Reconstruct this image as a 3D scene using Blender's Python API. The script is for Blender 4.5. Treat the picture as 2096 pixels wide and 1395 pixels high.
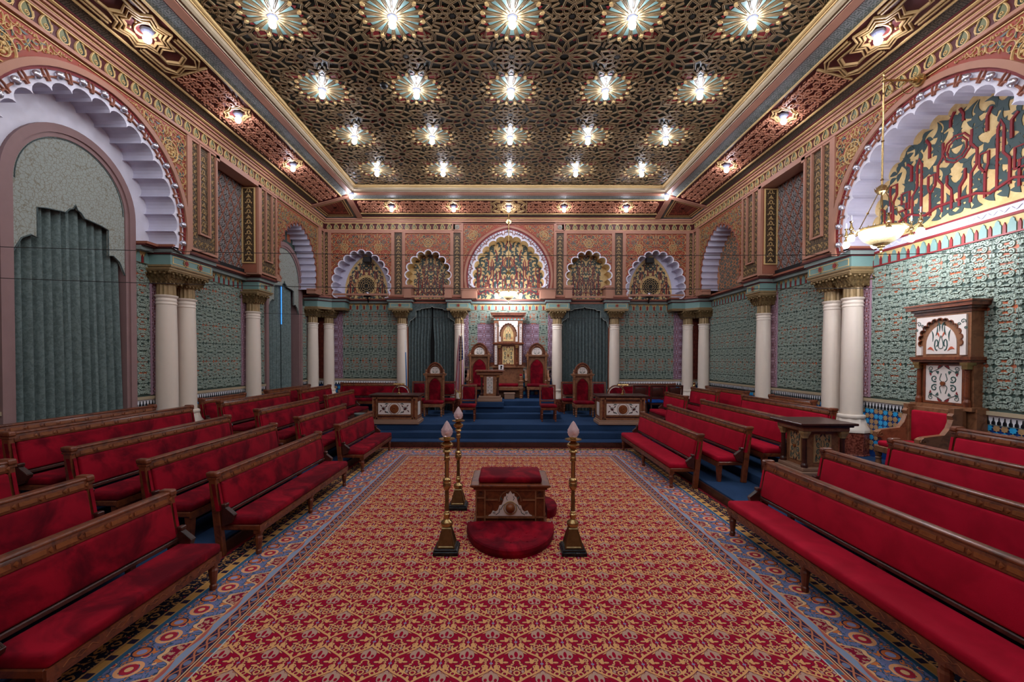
import bpy, bmesh, math, random
import numpy as np
from mathutils import Vector, Matrix
from mathutils.geometry import tessellate_polygon
pi=math.pi
for o in list(bpy.data.objects): bpy.data.objects.remove(o)
SC=bpy.context.scene; COL=SC.collection
# ---------------------------------------------------------------- camera
CX,CZ=-.09,2.35
def make_camera():
    f,pit,ro,ya=907.2,.016,.003,-.001
    Rz=Matrix(((math.cos(ya),-math.sin(ya),0),(math.sin(ya),math.cos(ya),0),(0,0,1)))
    Rx=Matrix(((1,0,0),(0,math.cos(pit),-math.sin(pit)),(0,math.sin(pit),math.cos(pit))))
    M=(Rx@Rz).transposed()
    r=M@Vector((1,0,0)); fw=M@Vector((0,1,0)); up=M@Vector((0,0,1))
    c,s=math.cos(ro),math.sin(ro)
    r2=c*r+s*up; u2=-s*r+c*up
    cd=bpy.data.cameras.new('camera'); cam=bpy.data.objects.new('camera',cd); COL.objects.link(cam)
    m=Matrix((r2,u2,-fw)).transposed().to_4x4(); m.translation=(CX,0,CZ)
    cam.matrix_world=m
    cd.sensor_width=36; cd.lens=f/2096*36; cd.shift_x=14/2096; cd.shift_y=50.5/2096
    cd.clip_start=.05; cd.clip_end=100
    SC.camera=cam
make_camera()
# ---------------------------------------------------------------- light and exposure
SC.view_settings.view_transform='Standard'; SC.view_settings.look='None'
SC.view_settings.gamma=1; SC.view_settings.exposure=0.36
try: SC.view_settings.use_curve_mapping=False
except Exception: pass
w=bpy.data.worlds.new('world'); SC.world=w; w.use_nodes=True
w.node_tree.nodes['Background'].inputs[0].default_value=(.75,.82,1,1)
w.node_tree.nodes['Background'].inputs[1].default_value=.3
LAMP=(.90,.94,1.0)
def area(name,loc,size,sy,power,rot=(0,0,0),col=LAMP):
    l=bpy.data.lights.new(name,'AREA'); l.shape='RECTANGLE'; l.size=size; l.size_y=sy; l.energy=power; l.color=col
    o=bpy.data.objects.new(name,l); o.location=loc; o.rotation_euler=rot; COL.objects.link(o); return o
BULB_W=30.0      # one ceiling bulb
COVE_W=19.0
CHAN_W=16.0
def point(name,loc,power,rad=.05,col=LAMP):
    l=bpy.data.lights.new(name,'POINT'); l.energy=power; l.color=col; l.shadow_soft_size=rad
    o=bpy.data.objects.new(name,l); o.location=loc; COL.objects.link(o); return o
# the same lamps go on over the part of the hall behind and above the camera
for yy in (-2.5,-.5,1.5,3.5,5.5):
    for xx in (-3.8,-1.9,0,1.9,3.8): point('lamp_light',(xx,yy,7.5),BULB_W)
for yy in (-.2,2.25,4.7):
    for s in (-1,1): point('lamp_light',(s*5.6,yy,7.15),COVE_W)
W,DW,ZP=6.83,16.45,.48      # upper wall planes, platform height
WR=7.42; DR=17.05            # recessed lower wall planes
YF=-4.0                      # wall behind the camera
ZC=8.07
KS=.945                      # the shell was measured a little large: everything on it is scaled about eye height
ZPS=CZ-(CZ-ZP)/KS            # platform height in shell units
DRS,WRS=DR*KS,WR*KS
# ---------------------------------------------------------------- node expressions
def lin(c):
    if isinstance(c,str):
        c=c.lstrip('#'); c=[int(c[i:i+2],16)/255 for i in (0,2,4)]
        c=[x/12.92 if x<=.04045 else ((x+.055)/1.055)**2.4 for x in c]
    return (c[0],c[1],c[2],1)
class NT:
    def __init__(s,name):
        s.m=bpy.data.materials.new(name); s.m.use_nodes=True; s.t=s.m.node_tree; s.n=s.t.nodes; s.l=s.t.links
        s.b=s.n['Principled BSDF']; s._c=None
    def node(s,k,**kw):
        n=s.n.new(k)
        for a,b in kw.items(): setattr(n,a,b)
        return n
    def coord(s):
        if not s._c:
            tc=s.node('ShaderNodeTexCoord'); sp=s.node('ShaderNodeSeparateXYZ'); s.l.new(tc.outputs['Object'],sp.inputs[0])
            s._c=(tc,sp)
        return s._c
    def xyz(s):
        sp=s.coord()[1]; return [X(s,sp.outputs[i]) for i in range(3)]
    def vec(s,a,b,c=0):
        n=s.node('ShaderNodeCombineXYZ')
        for i,v in enumerate((a,b,c)):
            if isinstance(v,X): s.l.new(v.s,n.inputs[i])
            else: n.inputs[i].default_value=v
        return n.outputs[0]
    def noise(s,v=None,scale=5,detail=3,rough=.5,dist=0):
        n=s.node('ShaderNodeTexNoise'); n.inputs['Scale'].default_value=scale; n.inputs['Detail'].default_value=detail
        n.inputs['Roughness'].default_value=rough; n.inputs['Distortion'].default_value=dist
        s.l.new(v if v is not None else s.coord()[0].outputs['Object'],n.inputs['Vector'])
        return X(s,n.outputs[0])
    def voro(s,v=None,scale=5,feature='F1',rand=1,dim='3D'):
        n=s.node('ShaderNodeTexVoronoi',feature=feature,voronoi_dimensions=dim); n.inputs['Scale'].default_value=scale
        n.inputs['Randomness'].default_value=rand
        s.l.new(v if v is not None else s.coord()[0].outputs['Object'],n.inputs['Vector'])
        return X(s,n.outputs['Distance'])
    def mix(s,f,a,b):
        n=s.node('ShaderNodeMix',data_type='RGBA')
        if isinstance(f,X): s.l.new(f.s,n.inputs[0])
        else: n.inputs[0].default_value=f
        for i,c in ((6,a),(7,b)):
            if isinstance(c,(str,tuple,list)): n.inputs[i].default_value=lin(c)
            else: s.l.new(c,n.inputs[i])
        return n.outputs[2]
    def fin(s,col,rough=.6,metal=0,bump=None,bs=.3,bd=.01,**kw):
        b=s.b
        if isinstance(col,(str,tuple,list)): b.inputs['Base Color'].default_value=lin(col)
        else: s.l.new(col,b.inputs['Base Color'])
        if isinstance(rough,X): s.l.new(rough.s,b.inputs['Roughness'])
        else: b.inputs['Roughness'].default_value=rough
        b.inputs['Metallic'].default_value=metal
        b.inputs['Specular IOR Level'].default_value=.12 if not isinstance(rough,X) and rough>=.8 else .35
        for k,v in kw.items(): b.inputs[k.replace('_',' ')].default_value=v
        if bump is not None:
            n=s.node('ShaderNodeBump'); n.inputs['Strength'].default_value=bs; n.inputs['Distance'].default_value=bd
            s.l.new(bump.s,n.inputs['Height']); s.l.new(n.outputs[0],b.inputs['Normal'])
        return s.m
class X:
    def __init__(s,nt,sock): s.nt=nt; s.s=sock
    def op(s,o,*a):
        n=s.nt.node('ShaderNodeMath',operation=o)
        for i,v in enumerate((s,)+a):
            if isinstance(v,X): s.nt.l.new(v.s,n.inputs[i])
            else: n.inputs[i].default_value=v
        return X(s.nt,n.outputs[0])
    def __add__(s,o): return s.op('ADD',o)
    __radd__=__add__
    def __sub__(s,o): return s.op('SUBTRACT',o)
    def __rsub__(s,o): return (s*-1)+o
    def __mul__(s,o): return s.op('MULTIPLY',o)
    __rmul__=__mul__
    def __truediv__(s,o): return s.op('DIVIDE',o)
    def __neg__(s): return s*-1
    def abs(s): return s.op('ABSOLUTE')
    def sin(s): return s.op('SINE')
    def cos(s): return s.op('COSINE')
    def fr(s): return s.op('FRACT')
    def fl(s): return s.op('FLOOR')
    def sqrt(s): return s.op('SQRT')
    def lt(s,o): return s.op('LESS_THAN',o)
    def gt(s,o): return s.op('GREATER_THAN',o)
    def mn(s,o): return s.op('MINIMUM',o)
    def mx(s,o): return s.op('MAXIMUM',o)
    def ss(s,a,b):
        n=s.nt.node('ShaderNodeMapRange',interpolation_type='SMOOTHSTEP'); s.nt.l.new(s.s,n.inputs[0])
        n.inputs[1].default_value=a; n.inputs[2].default_value=b; return X(s.nt,n.outputs[0])
    def tri(s,p): return ((s/p).fr()-.5).abs()*(p)     # 0 at half period, p/2 at edges
def hyp(a,b): return (a*a+b*b).sqrt()
def solid(name,c,rough=.6,metal=0,var=.12,vs=6,bs=.08,**kw):
    t=NT(name); n=t.noise(scale=vs,detail=5)
    c0=lin(c); d=tuple(x*(1-var) for x in c0[:3]); e=tuple(min(1,x*(1+var)) for x in c0[:3])
    return t.fin(t.mix(n,d,e),rough,metal,bump=t.noise(scale=vs*12,detail=3),bs=bs,bd=.004,**kw)
# ---------------------------------------------------------------- materials
MT={}
MT['pink']=solid('pink_moulding','#a2745f',.55)
MT['pinkd']=solid('rose_paint','#8c5541',.55)
MT['mauve']=solid('mauve_frame_paint','#8b6e6c',.55)
MT['red']=solid('dark_red_paint','#7d2226',.5)
MT['redd']=solid('maroon_paint','#4a1518',.5)
MT['gold']=solid('gold_paint','#cbab74',.5,.08)
MT['goldd']=solid('dull_gold','#a5885c',.5,.1)
MT['strap']=solid('strapwork_paint','#8f7857',.5,.05)
MT['palfill']=solid('olive_leaf_paint','#6f714f',.5)
MT['bronze']=solid('bronze_gilt','#8a7350',.45,.2,var=.35,vs=12)
MT['leafbz']=solid('dark_gilt_leaves','#75603f',.4,.35,var=.5,vs=25)
MT['beige']=solid('beige_moulding','#a8977c',.5)
MT['grey']=solid('grey_green_paint','#7d8a86',.5)
MT['teal']=solid('teal_paint','#6f8f8a',.5)
MT['teald']=solid('dark_teal_paint','#3c5450',.5)
MT['white']=solid('white_plaster','#dcdae6',.5)
MT['silver']=solid('silver_paint','#c6c4d6',.45,.12,var=.18,vs=3)
MT['ball']=solid('silver_ball','#c8c8d4',.25,.8)
MT['cream']=solid('cream_column_paint','#ddcfc0',.4,var=.04,bs=.02)
MT['black']=solid('black_ground','#14130f',.6)
MT['dark']=solid('dark_recess','#0b0b0d',.7)
MT['green']=solid('dark_green_paint','#1b2520',.5)
MT['slate']=solid('slate_green_leaf','#3a4a49',.5)
MT['sage']=solid('sage_relief','#8e9c90',.55,var=.15)
MT['purple']=solid('mauve_relief','#9f7f8f',.5)
MT['blackmarble']=solid('black_marble','#12161c',.2,var=.5,vs=20)
MT['brass']=solid('brass','#ac9060',.25,.9,var=.25,vs=14,bs=.1)
MT['brassd']=solid('aged_brass','#7c6846',.3,.85,var=.45,vs=18,bs=.2)
MT['tblue']=solid('turquoise_tile','#2f9bd0',.3,var=.3,vs=30)
MT['ttan']=solid('tan_tile','#a5825c',.35,var=.3,vs=30)
MT['navy']=solid('navy_tile','#123a78',.3,var=.3,vs=20)
MT['tblack']=solid('black_tile','#10141a',.3)
MT['twhite']=solid('white_tile','#eeeef2',.4,var=.03)
MT['orange']=solid('rust_red_paint','#b4553a',.5)
MT['leafgrey']=solid('slate_leaf_paint','#56635f',.5)
MT['screen']=solid('screen_fretwork','#9a9390',.5)
MT['plastic']=solid('black_plastic','#0d0d0f',.4)
MT['paper']=solid('white_card','#e6e6ea',.6)
MT['bluerod']=solid('blue_cloth','#2f6fa8',.7)
MT['bluecush']=solid('bright_blue_cushion','#1c4fa0',.85)
MT['wire']=solid('dark_wire','#2a2626',.6)
MT['fwhite']=solid('flag_white','#d9d6dc',.8)
MT['fred']=solid('flag_red','#a01c30',.8)
MT['fblue']=solid('flag_blue','#1d2650',.8)
MT['tan']=solid('tan_mushroom_paint','#93735f',.5)
def wood(name,c1,c2,rough=.38):
    t=NT(name); x,y,z=t.xyz()
    v=t.vec(x*3,y*3,z*3); g=t.noise(v,scale=2.2,detail=6,rough=.65,dist=1.2); f=(g*14).sin()*.5+.5
    return t.fin(t.mix(f,c1,c2),rough,bump=g,bs=.08,Coat_Weight=.25,Coat_Roughness=.2)
MT['wood']=wood('mahogany','#4d2415','#723a20')
MT['woodd']=wood('dark_mahogany','#2c140e','#44211a')
MT['oak']=wood('walnut','#6d4630','#8a5d40')
MT['bandwood']=wood('orange_brown_inlay','#6e371c','#834a26')
def velvet(name,c1,c2):
    t=NT(name); n=t.noise(scale=2.3,detail=4,rough=.62,dist=.6).ss(.36,.68)
    m=t.fin(t.mix(n,c1,c2),.85,bump=t.noise(scale=160,detail=2),bs=.15,bd=.003)
    t.b.inputs['Sheen Weight'].default_value=.05; t.b.inputs['Sheen Tint'].default_value=(1,.25,.35,1); t.b.inputs['Sheen Roughness'].default_value=.45
    return m
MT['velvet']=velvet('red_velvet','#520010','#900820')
MT['velvet_lit']=velvet('red_velvet_lit','#930722','#a80c2a')  # lighter copy of the same velvet: brighter light on the right painted in
def redmarble():
    t=NT('red_marble'); n=t.noise(scale=26,detail=6,rough=.7)
    return t.fin(t.mix(n.ss(.35,.65),'#4a1a14','#96523f'),.25)
MT['marble']=redmarble()
def bluecarpet():
    t=NT('blue_carpet'); n=t.noise(scale=90,detail=3); m=t.noise(scale=1.3,detail=3)
    return t.fin(t.mix(n*.5+m*.5,'#0f213c','#314c70'),.95,bump=n,bs=.3,bd=.004)
MT['bluecarpet']=bluecarpet()
def drape(name,c1,c2,sc,leaf=False):
    t=NT(name); x,y,z=t.xyz()
    dx=t.noise(scale=sc*.8,detail=2); v=t.vec(x+(dx-.5)*(.9/sc),y+(dx-.5)*(.9/sc),z+(t.noise(t.vec(z,y,x),scale=sc*.8,detail=2)-.5)*(1.4/sc))
    if leaf: e=t.voro(v,scale=sc,feature='DISTANCE_TO_EDGE').ss(.02,.09)
    else: e=t.noise(v,scale=sc,detail=3,rough=.7,dist=1).ss(.40,.60)
    w_=t.noise(scale=300,detail=1)
    return t.fin(t.mix(e*.8+w_*.2,c1,c2),.85,bump=w_,bs=.1)
MT['curtain']=drape('grey_green_damask','#5d6b69','#778785',14)
MT['valance']=drape('leaf_damask_valance','#7e7a6a','#9aa29c',17,True)
MT['curtaind']=drape('dark_damask','#475252','#5d6969',14)
def arab(name,c1,c2,c3,sc,ax,freq=22,thr=.0):
    t=NT(name); x,y,z=t.xyz(); a,b=((y,z),(x,z),(x,y))[ax]
    p=1/sc; mu=a.tri(p*2); mv=b.tri(p*2)
    v=t.vec(mu,mv,0); d=t.voro(v,scale=sc*1.6,rand=.85); n=t.noise(v,scale=sc*2,detail=1)
    s=((d*freq)+(n*9)).sin(); m=s.ss(-.1,.25)
    col=t.mix(m,c1,c2)
    col=t.mix(n.ss(.58,.62),col,c3)
    return t.fin(col,.5,bump=m,bs=.5,bd=.01)
MT['purpY']=arab('mauve_filigree','#59303a','#b79aa8','#8b4a4a',6.5,0,26)
MT['purpX']=arab('mauve_filigree_back','#5a2c36','#a893a8','#8b4a4a',6.5,1,26)
MT['darkY']=arab('black_gilt_filigree','#1c1611','#6b5539','#3d2f22',8,0,24)
MT['darkX']=arab('black_gilt_filigree_back','#1c1410','#5f4a33','#3d2f22',8,1,24)
MT['redfil']=arab('red_filigree','#4a1814','#8a4030','#6b2c24',7,1,24)
MT['guil']=arab('grey_guilloche','#5c6663','#8d9492','#6f7a76',9,2,18)
MT['guild']=arab('dark_guilloche','#33302a','#5e574a','#4a3b34',9,2,18)
def greenwall(name,ax):
    t=NT(name); x,y,z=t.xyz(); a=(y,x)[ax]
    zz=((z-1.7)/.87).fr(); cu=(a/.38).fr()
    band=(((zz-.5).abs()).lt(.27)); cc=((cu-.5).abs()).lt(.33)
    m=band*cc
    n=t.noise(scale=3,detail=2)
    col=t.mix(m,'#33443d','#b05c3a'); col=t.mix(n.ss(.45,.6)*.4,col,'#4a5c58')
    return t.fin(col,.6)
MT['gwY']=greenwall('green_rust_ground',0); MT['gwX']=greenwall('green_rust_ground_back',1)
def carpet():
    t=NT('red_gold_carpet'); x,y,z=t.xyz()
    def warp(c,k): return c
    wx=x+(t.noise(scale=9,detail=1)-.5)*.012; wy=y+(t.noise(t.vec(y,x,3.1),scale=9,detail=1)-.5)*.012
    k=(wy/.26).fl(); bb_=(wy/.26).fr(); tt=bb_*.26; a_=((wx/.39+k*.5).fr()-.5).abs()*.39
    def ell(ca,cb,ra,rb): return (hyp((a_-ca)/ra,(tt-cb)/rb)-1)*min(ra,rb)
    def ring(ca,cb,r,w): return (hyp(a_-ca,tt-cb)-r).abs()-w
    sn=(bb_*pi*2).sin(); al_=((bb_*pi).cos()*.0975+.0975)+sn*.016
    off=a_-al_; g=off.abs()*.75-((bb_*pi).sin()*.0075+.004)
    for o_,ph,am in ((.042,0,.015),(-.042,2.4,.015),(.080,1.6,.013),(-.080,.6,.013)): g=g.mn((off-o_).abs()*.8-(bb_*(pi*3)+ph).sin()*am)
    for q in (ring(.105,.150,.018,.0055),ring(.050,.225,.016,.005),ring(.150,.040,.016,.005),ell(.150,.040,.006,.006),ring(.0,.012,.026,.006),ell(.03,.19,.010,.022),ell(.165,.10,.012,.024),ell(.085,.015,.022,.010),
        ell(.138,.232,.024,.010),ring(.165,.205,.017,.0055),ell(.160,.250,.012,.008),ring(.195,.160,.020,.006),ell(.195,.215,.006,.018),ell(.128,.190,.008,.026),ell(.195,.135,.014,.008),ell(.055,.165,.008,.016)): g=g.mn(q)
    leafm=ell(.026,.100,.034,.052).mn(ell(.0,.125,.022,.055)).mn(ell(.150,.175,.010,.016)); red1=ell(0,.105,.014,.036); red2=ell(.036,.082,.012,.018)
    col=t.mix(g.mn(leafm).lt(.0035),'#90082a','#551038'); col=t.mix(leafm.lt(0),col,'#b08d7c'); col=t.mix(red1.lt(0).mx(red2.lt(0)),col,'#90082a')
    col=t.mix((g.lt(0))*(leafm.gt(.002)),col,'#d09a64')
    col=t.mix(ell(0,.26,.014,.011).lt(0).mx(ell(.195,.0,.014,.011).lt(0)),col,'#85769a')
    ax=x.abs()
    # concentric border coordinate: distance outside the red field
    d=(ax-2.40).mx(y-10.62)
    s=t.mix(d.gt(0),col,'#5d7a8c')
    al=(ax-2.4).gt(y-10.62); run=y*al+x*(1-al)     # along the border
    # thin stripes
    def stripe(s,a,b,c): return t.mix(d.gt(a)*d.lt(b),s,c)
    s=stripe(s,0,.012,'#aeb4b4'); s=stripe(s,.012,.05,t.mix(((run*9).fr()).lt(.45),'#4d6274','#9a4a3c')); s=stripe(s,.05,.062,'#c08b62')
    s=stripe(s,.062,.075,'#6a1b22'); s=stripe(s,.075,.085,'#c9b089')
    r=run*2*pi/.30; q=(d-.135)/.05
    h1=((r).sin()*.7-q).abs().lt(.17); h2=((r).sin()*.7+q).abs().lt(.17); dot=hyp((run/.15).fr()-.5,q*.4).lt(.2)
    dk=t.mix(t.noise(scale=60,detail=1).gt(.56),'#22253a','#5b3350'); dk=t.mix(h1.mx(h2),dk,'#a8674c'); dk=t.mix(dot,dk,'#66708c')
    s=stripe(s,.085,.185,dk); s=stripe(s,.185,.195,'#c07a52')
    s=stripe(s,.195,.26,t.mix(((run*14).sin()+(q*3).sin()).gt(.3),'#7f8ea6','#a85a50')); s=stripe(s,.26,.27,'#c98a5a')
    # wide blue floral border
    r2=run*2*pi/.40; q2=(d-.49)/.22
    wavy=q2+(r2.sin()*.38)+((r2*3).sin()*.10)+.72
    nn=t.noise(t.vec(run.tri(.40),d,0),scale=15,detail=2,dist=1.5); v2=t.voro(t.vec(run.tri(.40),d,0),scale=11,rand=.9)
    bb=t.mix(nn.ss(.5,.52),'#3c607c','#6c7096'); bb=t.mix(v2.lt(.26),bb,'#b3303a'); bb=t.mix(((v2-.3).abs()).lt(.05),bb,'#e0a878'); bb=t.mix(nn.lt(.40),bb,'#c9733f'); bb=t.mix(((nn-.45).abs()).lt(.012),bb,'#222a4a')
    mar=t.mix(t.noise(scale=26,detail=2).ss(.5,.53),'#7d1230','#b08a70')
    flo=hyp((run/.40+.25).fr()-.5,q2*.55-.08); bb=t.mix(((flo-.20).abs()).lt(.035),bb,'#e0a070'); bb=t.mix(flo.lt(.15),bb,'#a3263a'); bb=t.mix(flo.lt(.07),bb,'#d8a878'); fl2=hyp((run/.40+.75).fr()-.5,q2*.5-.22); bb=t.mix(fl2.lt(.17),bb,'#222b4c'); bb=t.mix(fl2.lt(.14),bb,'#c26a3c'); bb=t.mix(fl2.lt(.08),bb,'#8f93bc'); bb=t.mix(wavy.lt(0),bb,mar); bb=t.mix(wavy.abs().lt(.11),bb,'#2a2a48'); bb=t.mix(wavy.abs().lt(.085),bb,'#d2a67a'); bb=t.mix((q2-.86).gt(0),bb,'#32607f')
    s=stripe(s,.27,.72,bb)
    s=stripe(s,.72,.735,'#c79a62'); s=stripe(s,.735,.80,t.mix(((run*5).fr()).lt(.3),'#c08f4e','#2c2236')); s=stripe(s,.80,.815,'#c79a62')
    b3=t.mix(nn.ss(.52,.55),'#1a1a2c','#b0814c'); b3=t.mix(v2.lt(.16),b3,'#9a3038'); s=stripe(s,.815,1.0,b3); s=stripe(s,1.0,1.06,'#7c1a26')
    pile=t.noise(scale=260,detail=2)
    return t.fin(s,.95,bump=pile,bs=.25,bd=.003)
MT['carpet']=carpet()
def goldwall():
    t=NT('gold_wall_paint'); n=t.noise(scale=5,detail=6,rough=.7); return t.fin(t.mix(n.ss(.3,.7),'#c2a067','#dcc089'),.5,bump=n,bs=.1)
MT['goldwall']=goldwall()
def emis(name,c,st):
    t=NT(name); t.b.inputs['Emission Color'].default_value=lin(c); t.b.inputs['Emission Strength'].default_value=st
    return t.fin(c,.4)
MT['bulb']=emis('lit_bulb','#eef2ff',150)
MT['bulbc']=emis('lit_cove_bulb','#f2f0ff',95)
MT['bulbh']=emis('lit_chandelier_bulb','#f2f5ff',250)
MT['daylight']=emis('blue_daylight_slit','#3f8fe8',1.1)
def glass(name,c,rough=.25,tr=.75):
    t=NT(name); n=t.noise(scale=40,detail=2); m=t.fin(c,rough,bump=n,bs=.4); t.b.inputs['Transmission Weight'].default_value=tr; t.b.inputs['IOR'].default_value=1.35
    return m
MT['flame']=glass('frosted_flame_glass','#f1dce0',.35,.55)
MT['bowlglass']=glass('etched_bowl_glass','#c9b483',.3,.45)
MT['pane']=solid('dark_window_glass','#0a0d14',.08,var=0)
def panelpaint(name,base,c1,c2,ax,sc):
    t=NT(name); x,y,z=t.xyz(); a,b=((y,z),(x,z))[ax]
    return t.fin(base,.5)
MT['cpanel']=solid('cream_panel','#d8cdc6',.5,var=.05)
# ---------------------------------------------------------------- mesh tools
def FR(k,dx=0,dy=0,dz=0):
    def f(P):
        u,v,h=P[:,0],P[:,1],P[:,2]
        if k=='L': A=(-(W-h),u,v)
        elif k=='R': A=(W-h,u,v)
        elif k=='B': A=(u,DW-h,v)
        elif k=='C': A=(u,v,ZC-h)
        elif k=='F': A=(u,v,h)
        else: A=(u,-h,v)          # 'X': local front facing -y
        return np.stack([A[0]+dx,A[1]+dy,A[2]+dz],1)
    return f
IDF=lambda P:P
class MB:
    def __init__(s,fr=None): s.V=[];s.F=[];s.M=[];s.n=0;s.fr=fr or IDF;s.mi=0
    def add(s,V,F,mi=None):
        V=np.asarray(V,float).reshape(-1,3)
        if len(V)==0: return s
        s.V.append(s.fr(V)); n=s.n
        mi=s.mi if mi is None else mi
        for f in F: s.F.append(tuple(int(i)+n for i in f)); s.M.append(mi)
        s.n+=len(V); return s
    def box(s,a0,a1,b0,b1,c0,c1,mi=None):
        V=[(x,y,z) for z in (c0,c1) for y in (b0,b1) for x in (a0,a1)]
        return s.add(V,[(0,2,3,1),(4,5,7,6),(0,1,5,4),(2,6,7,3),(0,4,6,2),(1,3,7,5)],mi)
    def quad(s,a,b,c,d,mi=None): return s.add([a,b,c,d],[(0,1,2,3)],mi)
    def rbox(s,a0,a1,b0,b1,c0,c1,r=.02,seg=2,puff=0,mi=None):
        bm=bmesh.new(); bmesh.ops.create_cube(bm,size=1)
        for v in bm.verts: v.co=Vector((a0+(v.co.x+.5)*(a1-a0),b0+(v.co.y+.5)*(b1-b0),c0+(v.co.z+.5)*(c1-c0)))
        bmesh.ops.bevel(bm,geom=list(bm.edges),offset=r,segments=seg,affect='EDGES',profile=.5)
        bm.verts.index_update()
        V=[tuple(v.co) for v in bm.verts]; F=[tuple(v.index for v in f.verts) for f in bm.faces]; bm.free()
        return s.add(V,F,mi)
    def lathe(s,cx,cy,prof,n=16,mi=None,twist=0,lob=0,z0=0):
        V=[];F=[]
        for j,(r,z) in enumerate(prof):
            for i in range(n):
                a=2*pi*i/n+twist*z; rr=r*(1+lob*(i%2))
                V.append((cx+rr*math.cos(a),cy+rr*math.sin(a),z+z0))
        m=len(prof)
        for j in range(m-1):
            for i in range(n): F.append((j*n+i,j*n+(i+1)%n,(j+1)*n+(i+1)%n,(j+1)*n+i))
        F.append(tuple(range(n))); F.append(tuple(range((m-1)*n,m*n)))
        return s.add(V,F,mi)
    def tube(s,path,r,n=6,mi=None,r2=None):
        P=[Vector(p) for p in path]; V=[];F=[]; up=Vector((0,0,1))
        for i,p in enumerate(P):
            t=(P[min(i+1,len(P)-1)]-P[max(i-1,0)]).normalized()
            a=t.cross(up)
            if a.length<.05: a=t.cross(Vector((1,0,0)))
            a.normalize(); b=t.cross(a)
            rr=r if r2 is None else r+(r2-r)*i/(len(P)-1)
            for k in range(n):
                g=2*pi*k/n; V.append(tuple(p+a*math.cos(g)*rr+b*math.sin(g)*rr))
        for i in range(len(P)-1):
            for k in range(n): F.append((i*n+k,i*n+(k+1)%n,(i+1)*n+(k+1)%n,(i+1)*n+k))
        F.append(tuple(range(n))); F.append(tuple(range((len(P)-1)*n,len(P)*n)))
        return s.add(V,F,mi)
    def poly(s,pts,h0,h1=None,mi=None,side=True):
        """flat polygon (uv points) at height h0, with skirt down to h1"""
        pts=[(float(a),float(b)) for a,b in pts]; n=len(pts)
        T=tessellate_polygon([[Vector((a,b,0)) for a,b in pts]])
        s.add([(a,b,h0) for a,b in pts],T,mi)
        if h1 is not None:
            V=[(a,b,h0) for a,b in pts]+[(a,b,h1) for a,b in pts]
            s.add(V,[(i,(i+1)%n,n+(i+1)%n,n+i) for i in range(n)],mi)
        return s
    def ribbon(s,P,w,h,h0=0,closed=False,mi=None,taper=0,flat=.6):
        P=np.asarray(P,float); n=len(P)
        if closed: t=np.roll(P,-1,0)-np.roll(P,1,0)
        else:
            t=np.gradient(P,axis=0)
        L=np.linalg.norm(t,axis=1,keepdims=True)+1e-9; t=t/L
        nn=np.stack([-t[:,1],t[:,0]],1)
        ww=np.full((n,1),w/2.)
        if taper: ww=ww*(1-taper*np.linspace(0,1,n)[:,None])
        a=P+nn*ww; b=P-nn*ww; at=P+nn*ww*flat; bt=P-nn*ww*flat
        H0=np.full((n,1),h0); H=np.full((n,1),h0+h)
        V=np.concatenate([np.hstack([a,H0]),np.hstack([at,H]),np.hstack([bt,H]),np.hstack([b,H0])])
        F=[]
        m=n if closed else n-1
        for i in range(m):
            j=(i+1)%n
            for k in range(3): F.append((k*n+i,k*n+j,(k+1)*n+j,(k+1)*n+i))
        return s.add(V,F,mi)
    def strip(s,A,B,mi=None,closed=False):
        n=len(A); V=list(A)+list(B); m=n if closed else n-1
        return s.add(V,[(i,(i+1)%n,n+(i+1)%n,n+i) for i in range(m)],mi)
    def ball(s,c,r,n=10,m=6,mi=None,sz=1):
        V=[];F=[]
        for j in range(m+1):
            th=pi*j/m
            for i in range(n): V.append((c[0]+r*math.sin(th)*math.cos(2*pi*i/n),c[1]+r*math.sin(th)*math.sin(2*pi*i/n),c[2]+sz*r*math.cos(th)))
        for j in range(m):
            for i in range(n): F.append((j*n+i,j*n+(i+1)%n,(j+1)*n+(i+1)%n,(j+1)*n+i))
        return s.add(V,F,mi)
    def stamp(s,T,places,keep=None,mi=None):
        """T: an MB in plain uvh; places: list of (u,v,su,sv,rot)"""
        V0=np.concatenate(T.V); F0=T.F; M0=T.M
        for p in places:
            u,v,su,sv,rot=p; c,q=math.cos(rot),math.sin(rot)
            x=V0[:,0]*su; y=V0[:,1]*sv
            V=np.stack([x*c-y*q+u,x*q+y*c+v,V0[:,2]],1)
            if keep is not None:
                ok=keep(V[:,0],V[:,1])
                if not ok.any(): continue
                if ok.all(): FF=range(len(F0))
                else: FF=[i for i,f in enumerate(F0) if all(ok[k] for k in f)]
            else: FF=range(len(F0))
            n=s.n; s.V.append(s.fr(V)); s.n+=len(V)
            if mi is None: 
                for i in FF: s.F.append(tuple(k+n for k in F0[i])); s.M.append(M0[i])
            else:
                for i in FF: s.F.append(tuple(k+n for k in F0[i])); s.M.append(mi)
        return s
    def ob(s,name,mats,parent=None,smooth=False,loc=None,kind=None):
        me=bpy.data.meshes.new(name)
        V=np.concatenate(s.V) if s.V else np.zeros((0,3))
        if loc is not None: V=V-np.array(loc)
        me.from_pydata(V.tolist(),[],s.F)
        if isinstance(mats,str): mats=[mats]
        for m in mats: me.materials.append(MT[m])
        if len(mats)>1: me.polygons.foreach_set('material_index',s.M)
        if smooth:
            me.polygons.foreach_set('use_smooth',[True]*len(me.polygons))
            try: me.set_sharp_from_angle(angle=math.radians(40))
            except Exception: pass
        me.update()
        o=bpy.data.objects.new(name,me); COL.objects.link(o)
        if loc is not None: o.location=loc
        if parent is not None: o.parent=parent
        if kind: o['kind']=kind
        return o
def thing(name,label,cat,loc=(0,0,0),rz=0,group=None):
    o=bpy.data.objects.new(name,None); COL.objects.link(o); o.location=loc; o.rotation_euler=(0,0,rz); o.empty_display_size=.1
    o['label']=label; o['category']=cat
    if group: o['group']=group
    return o
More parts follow.
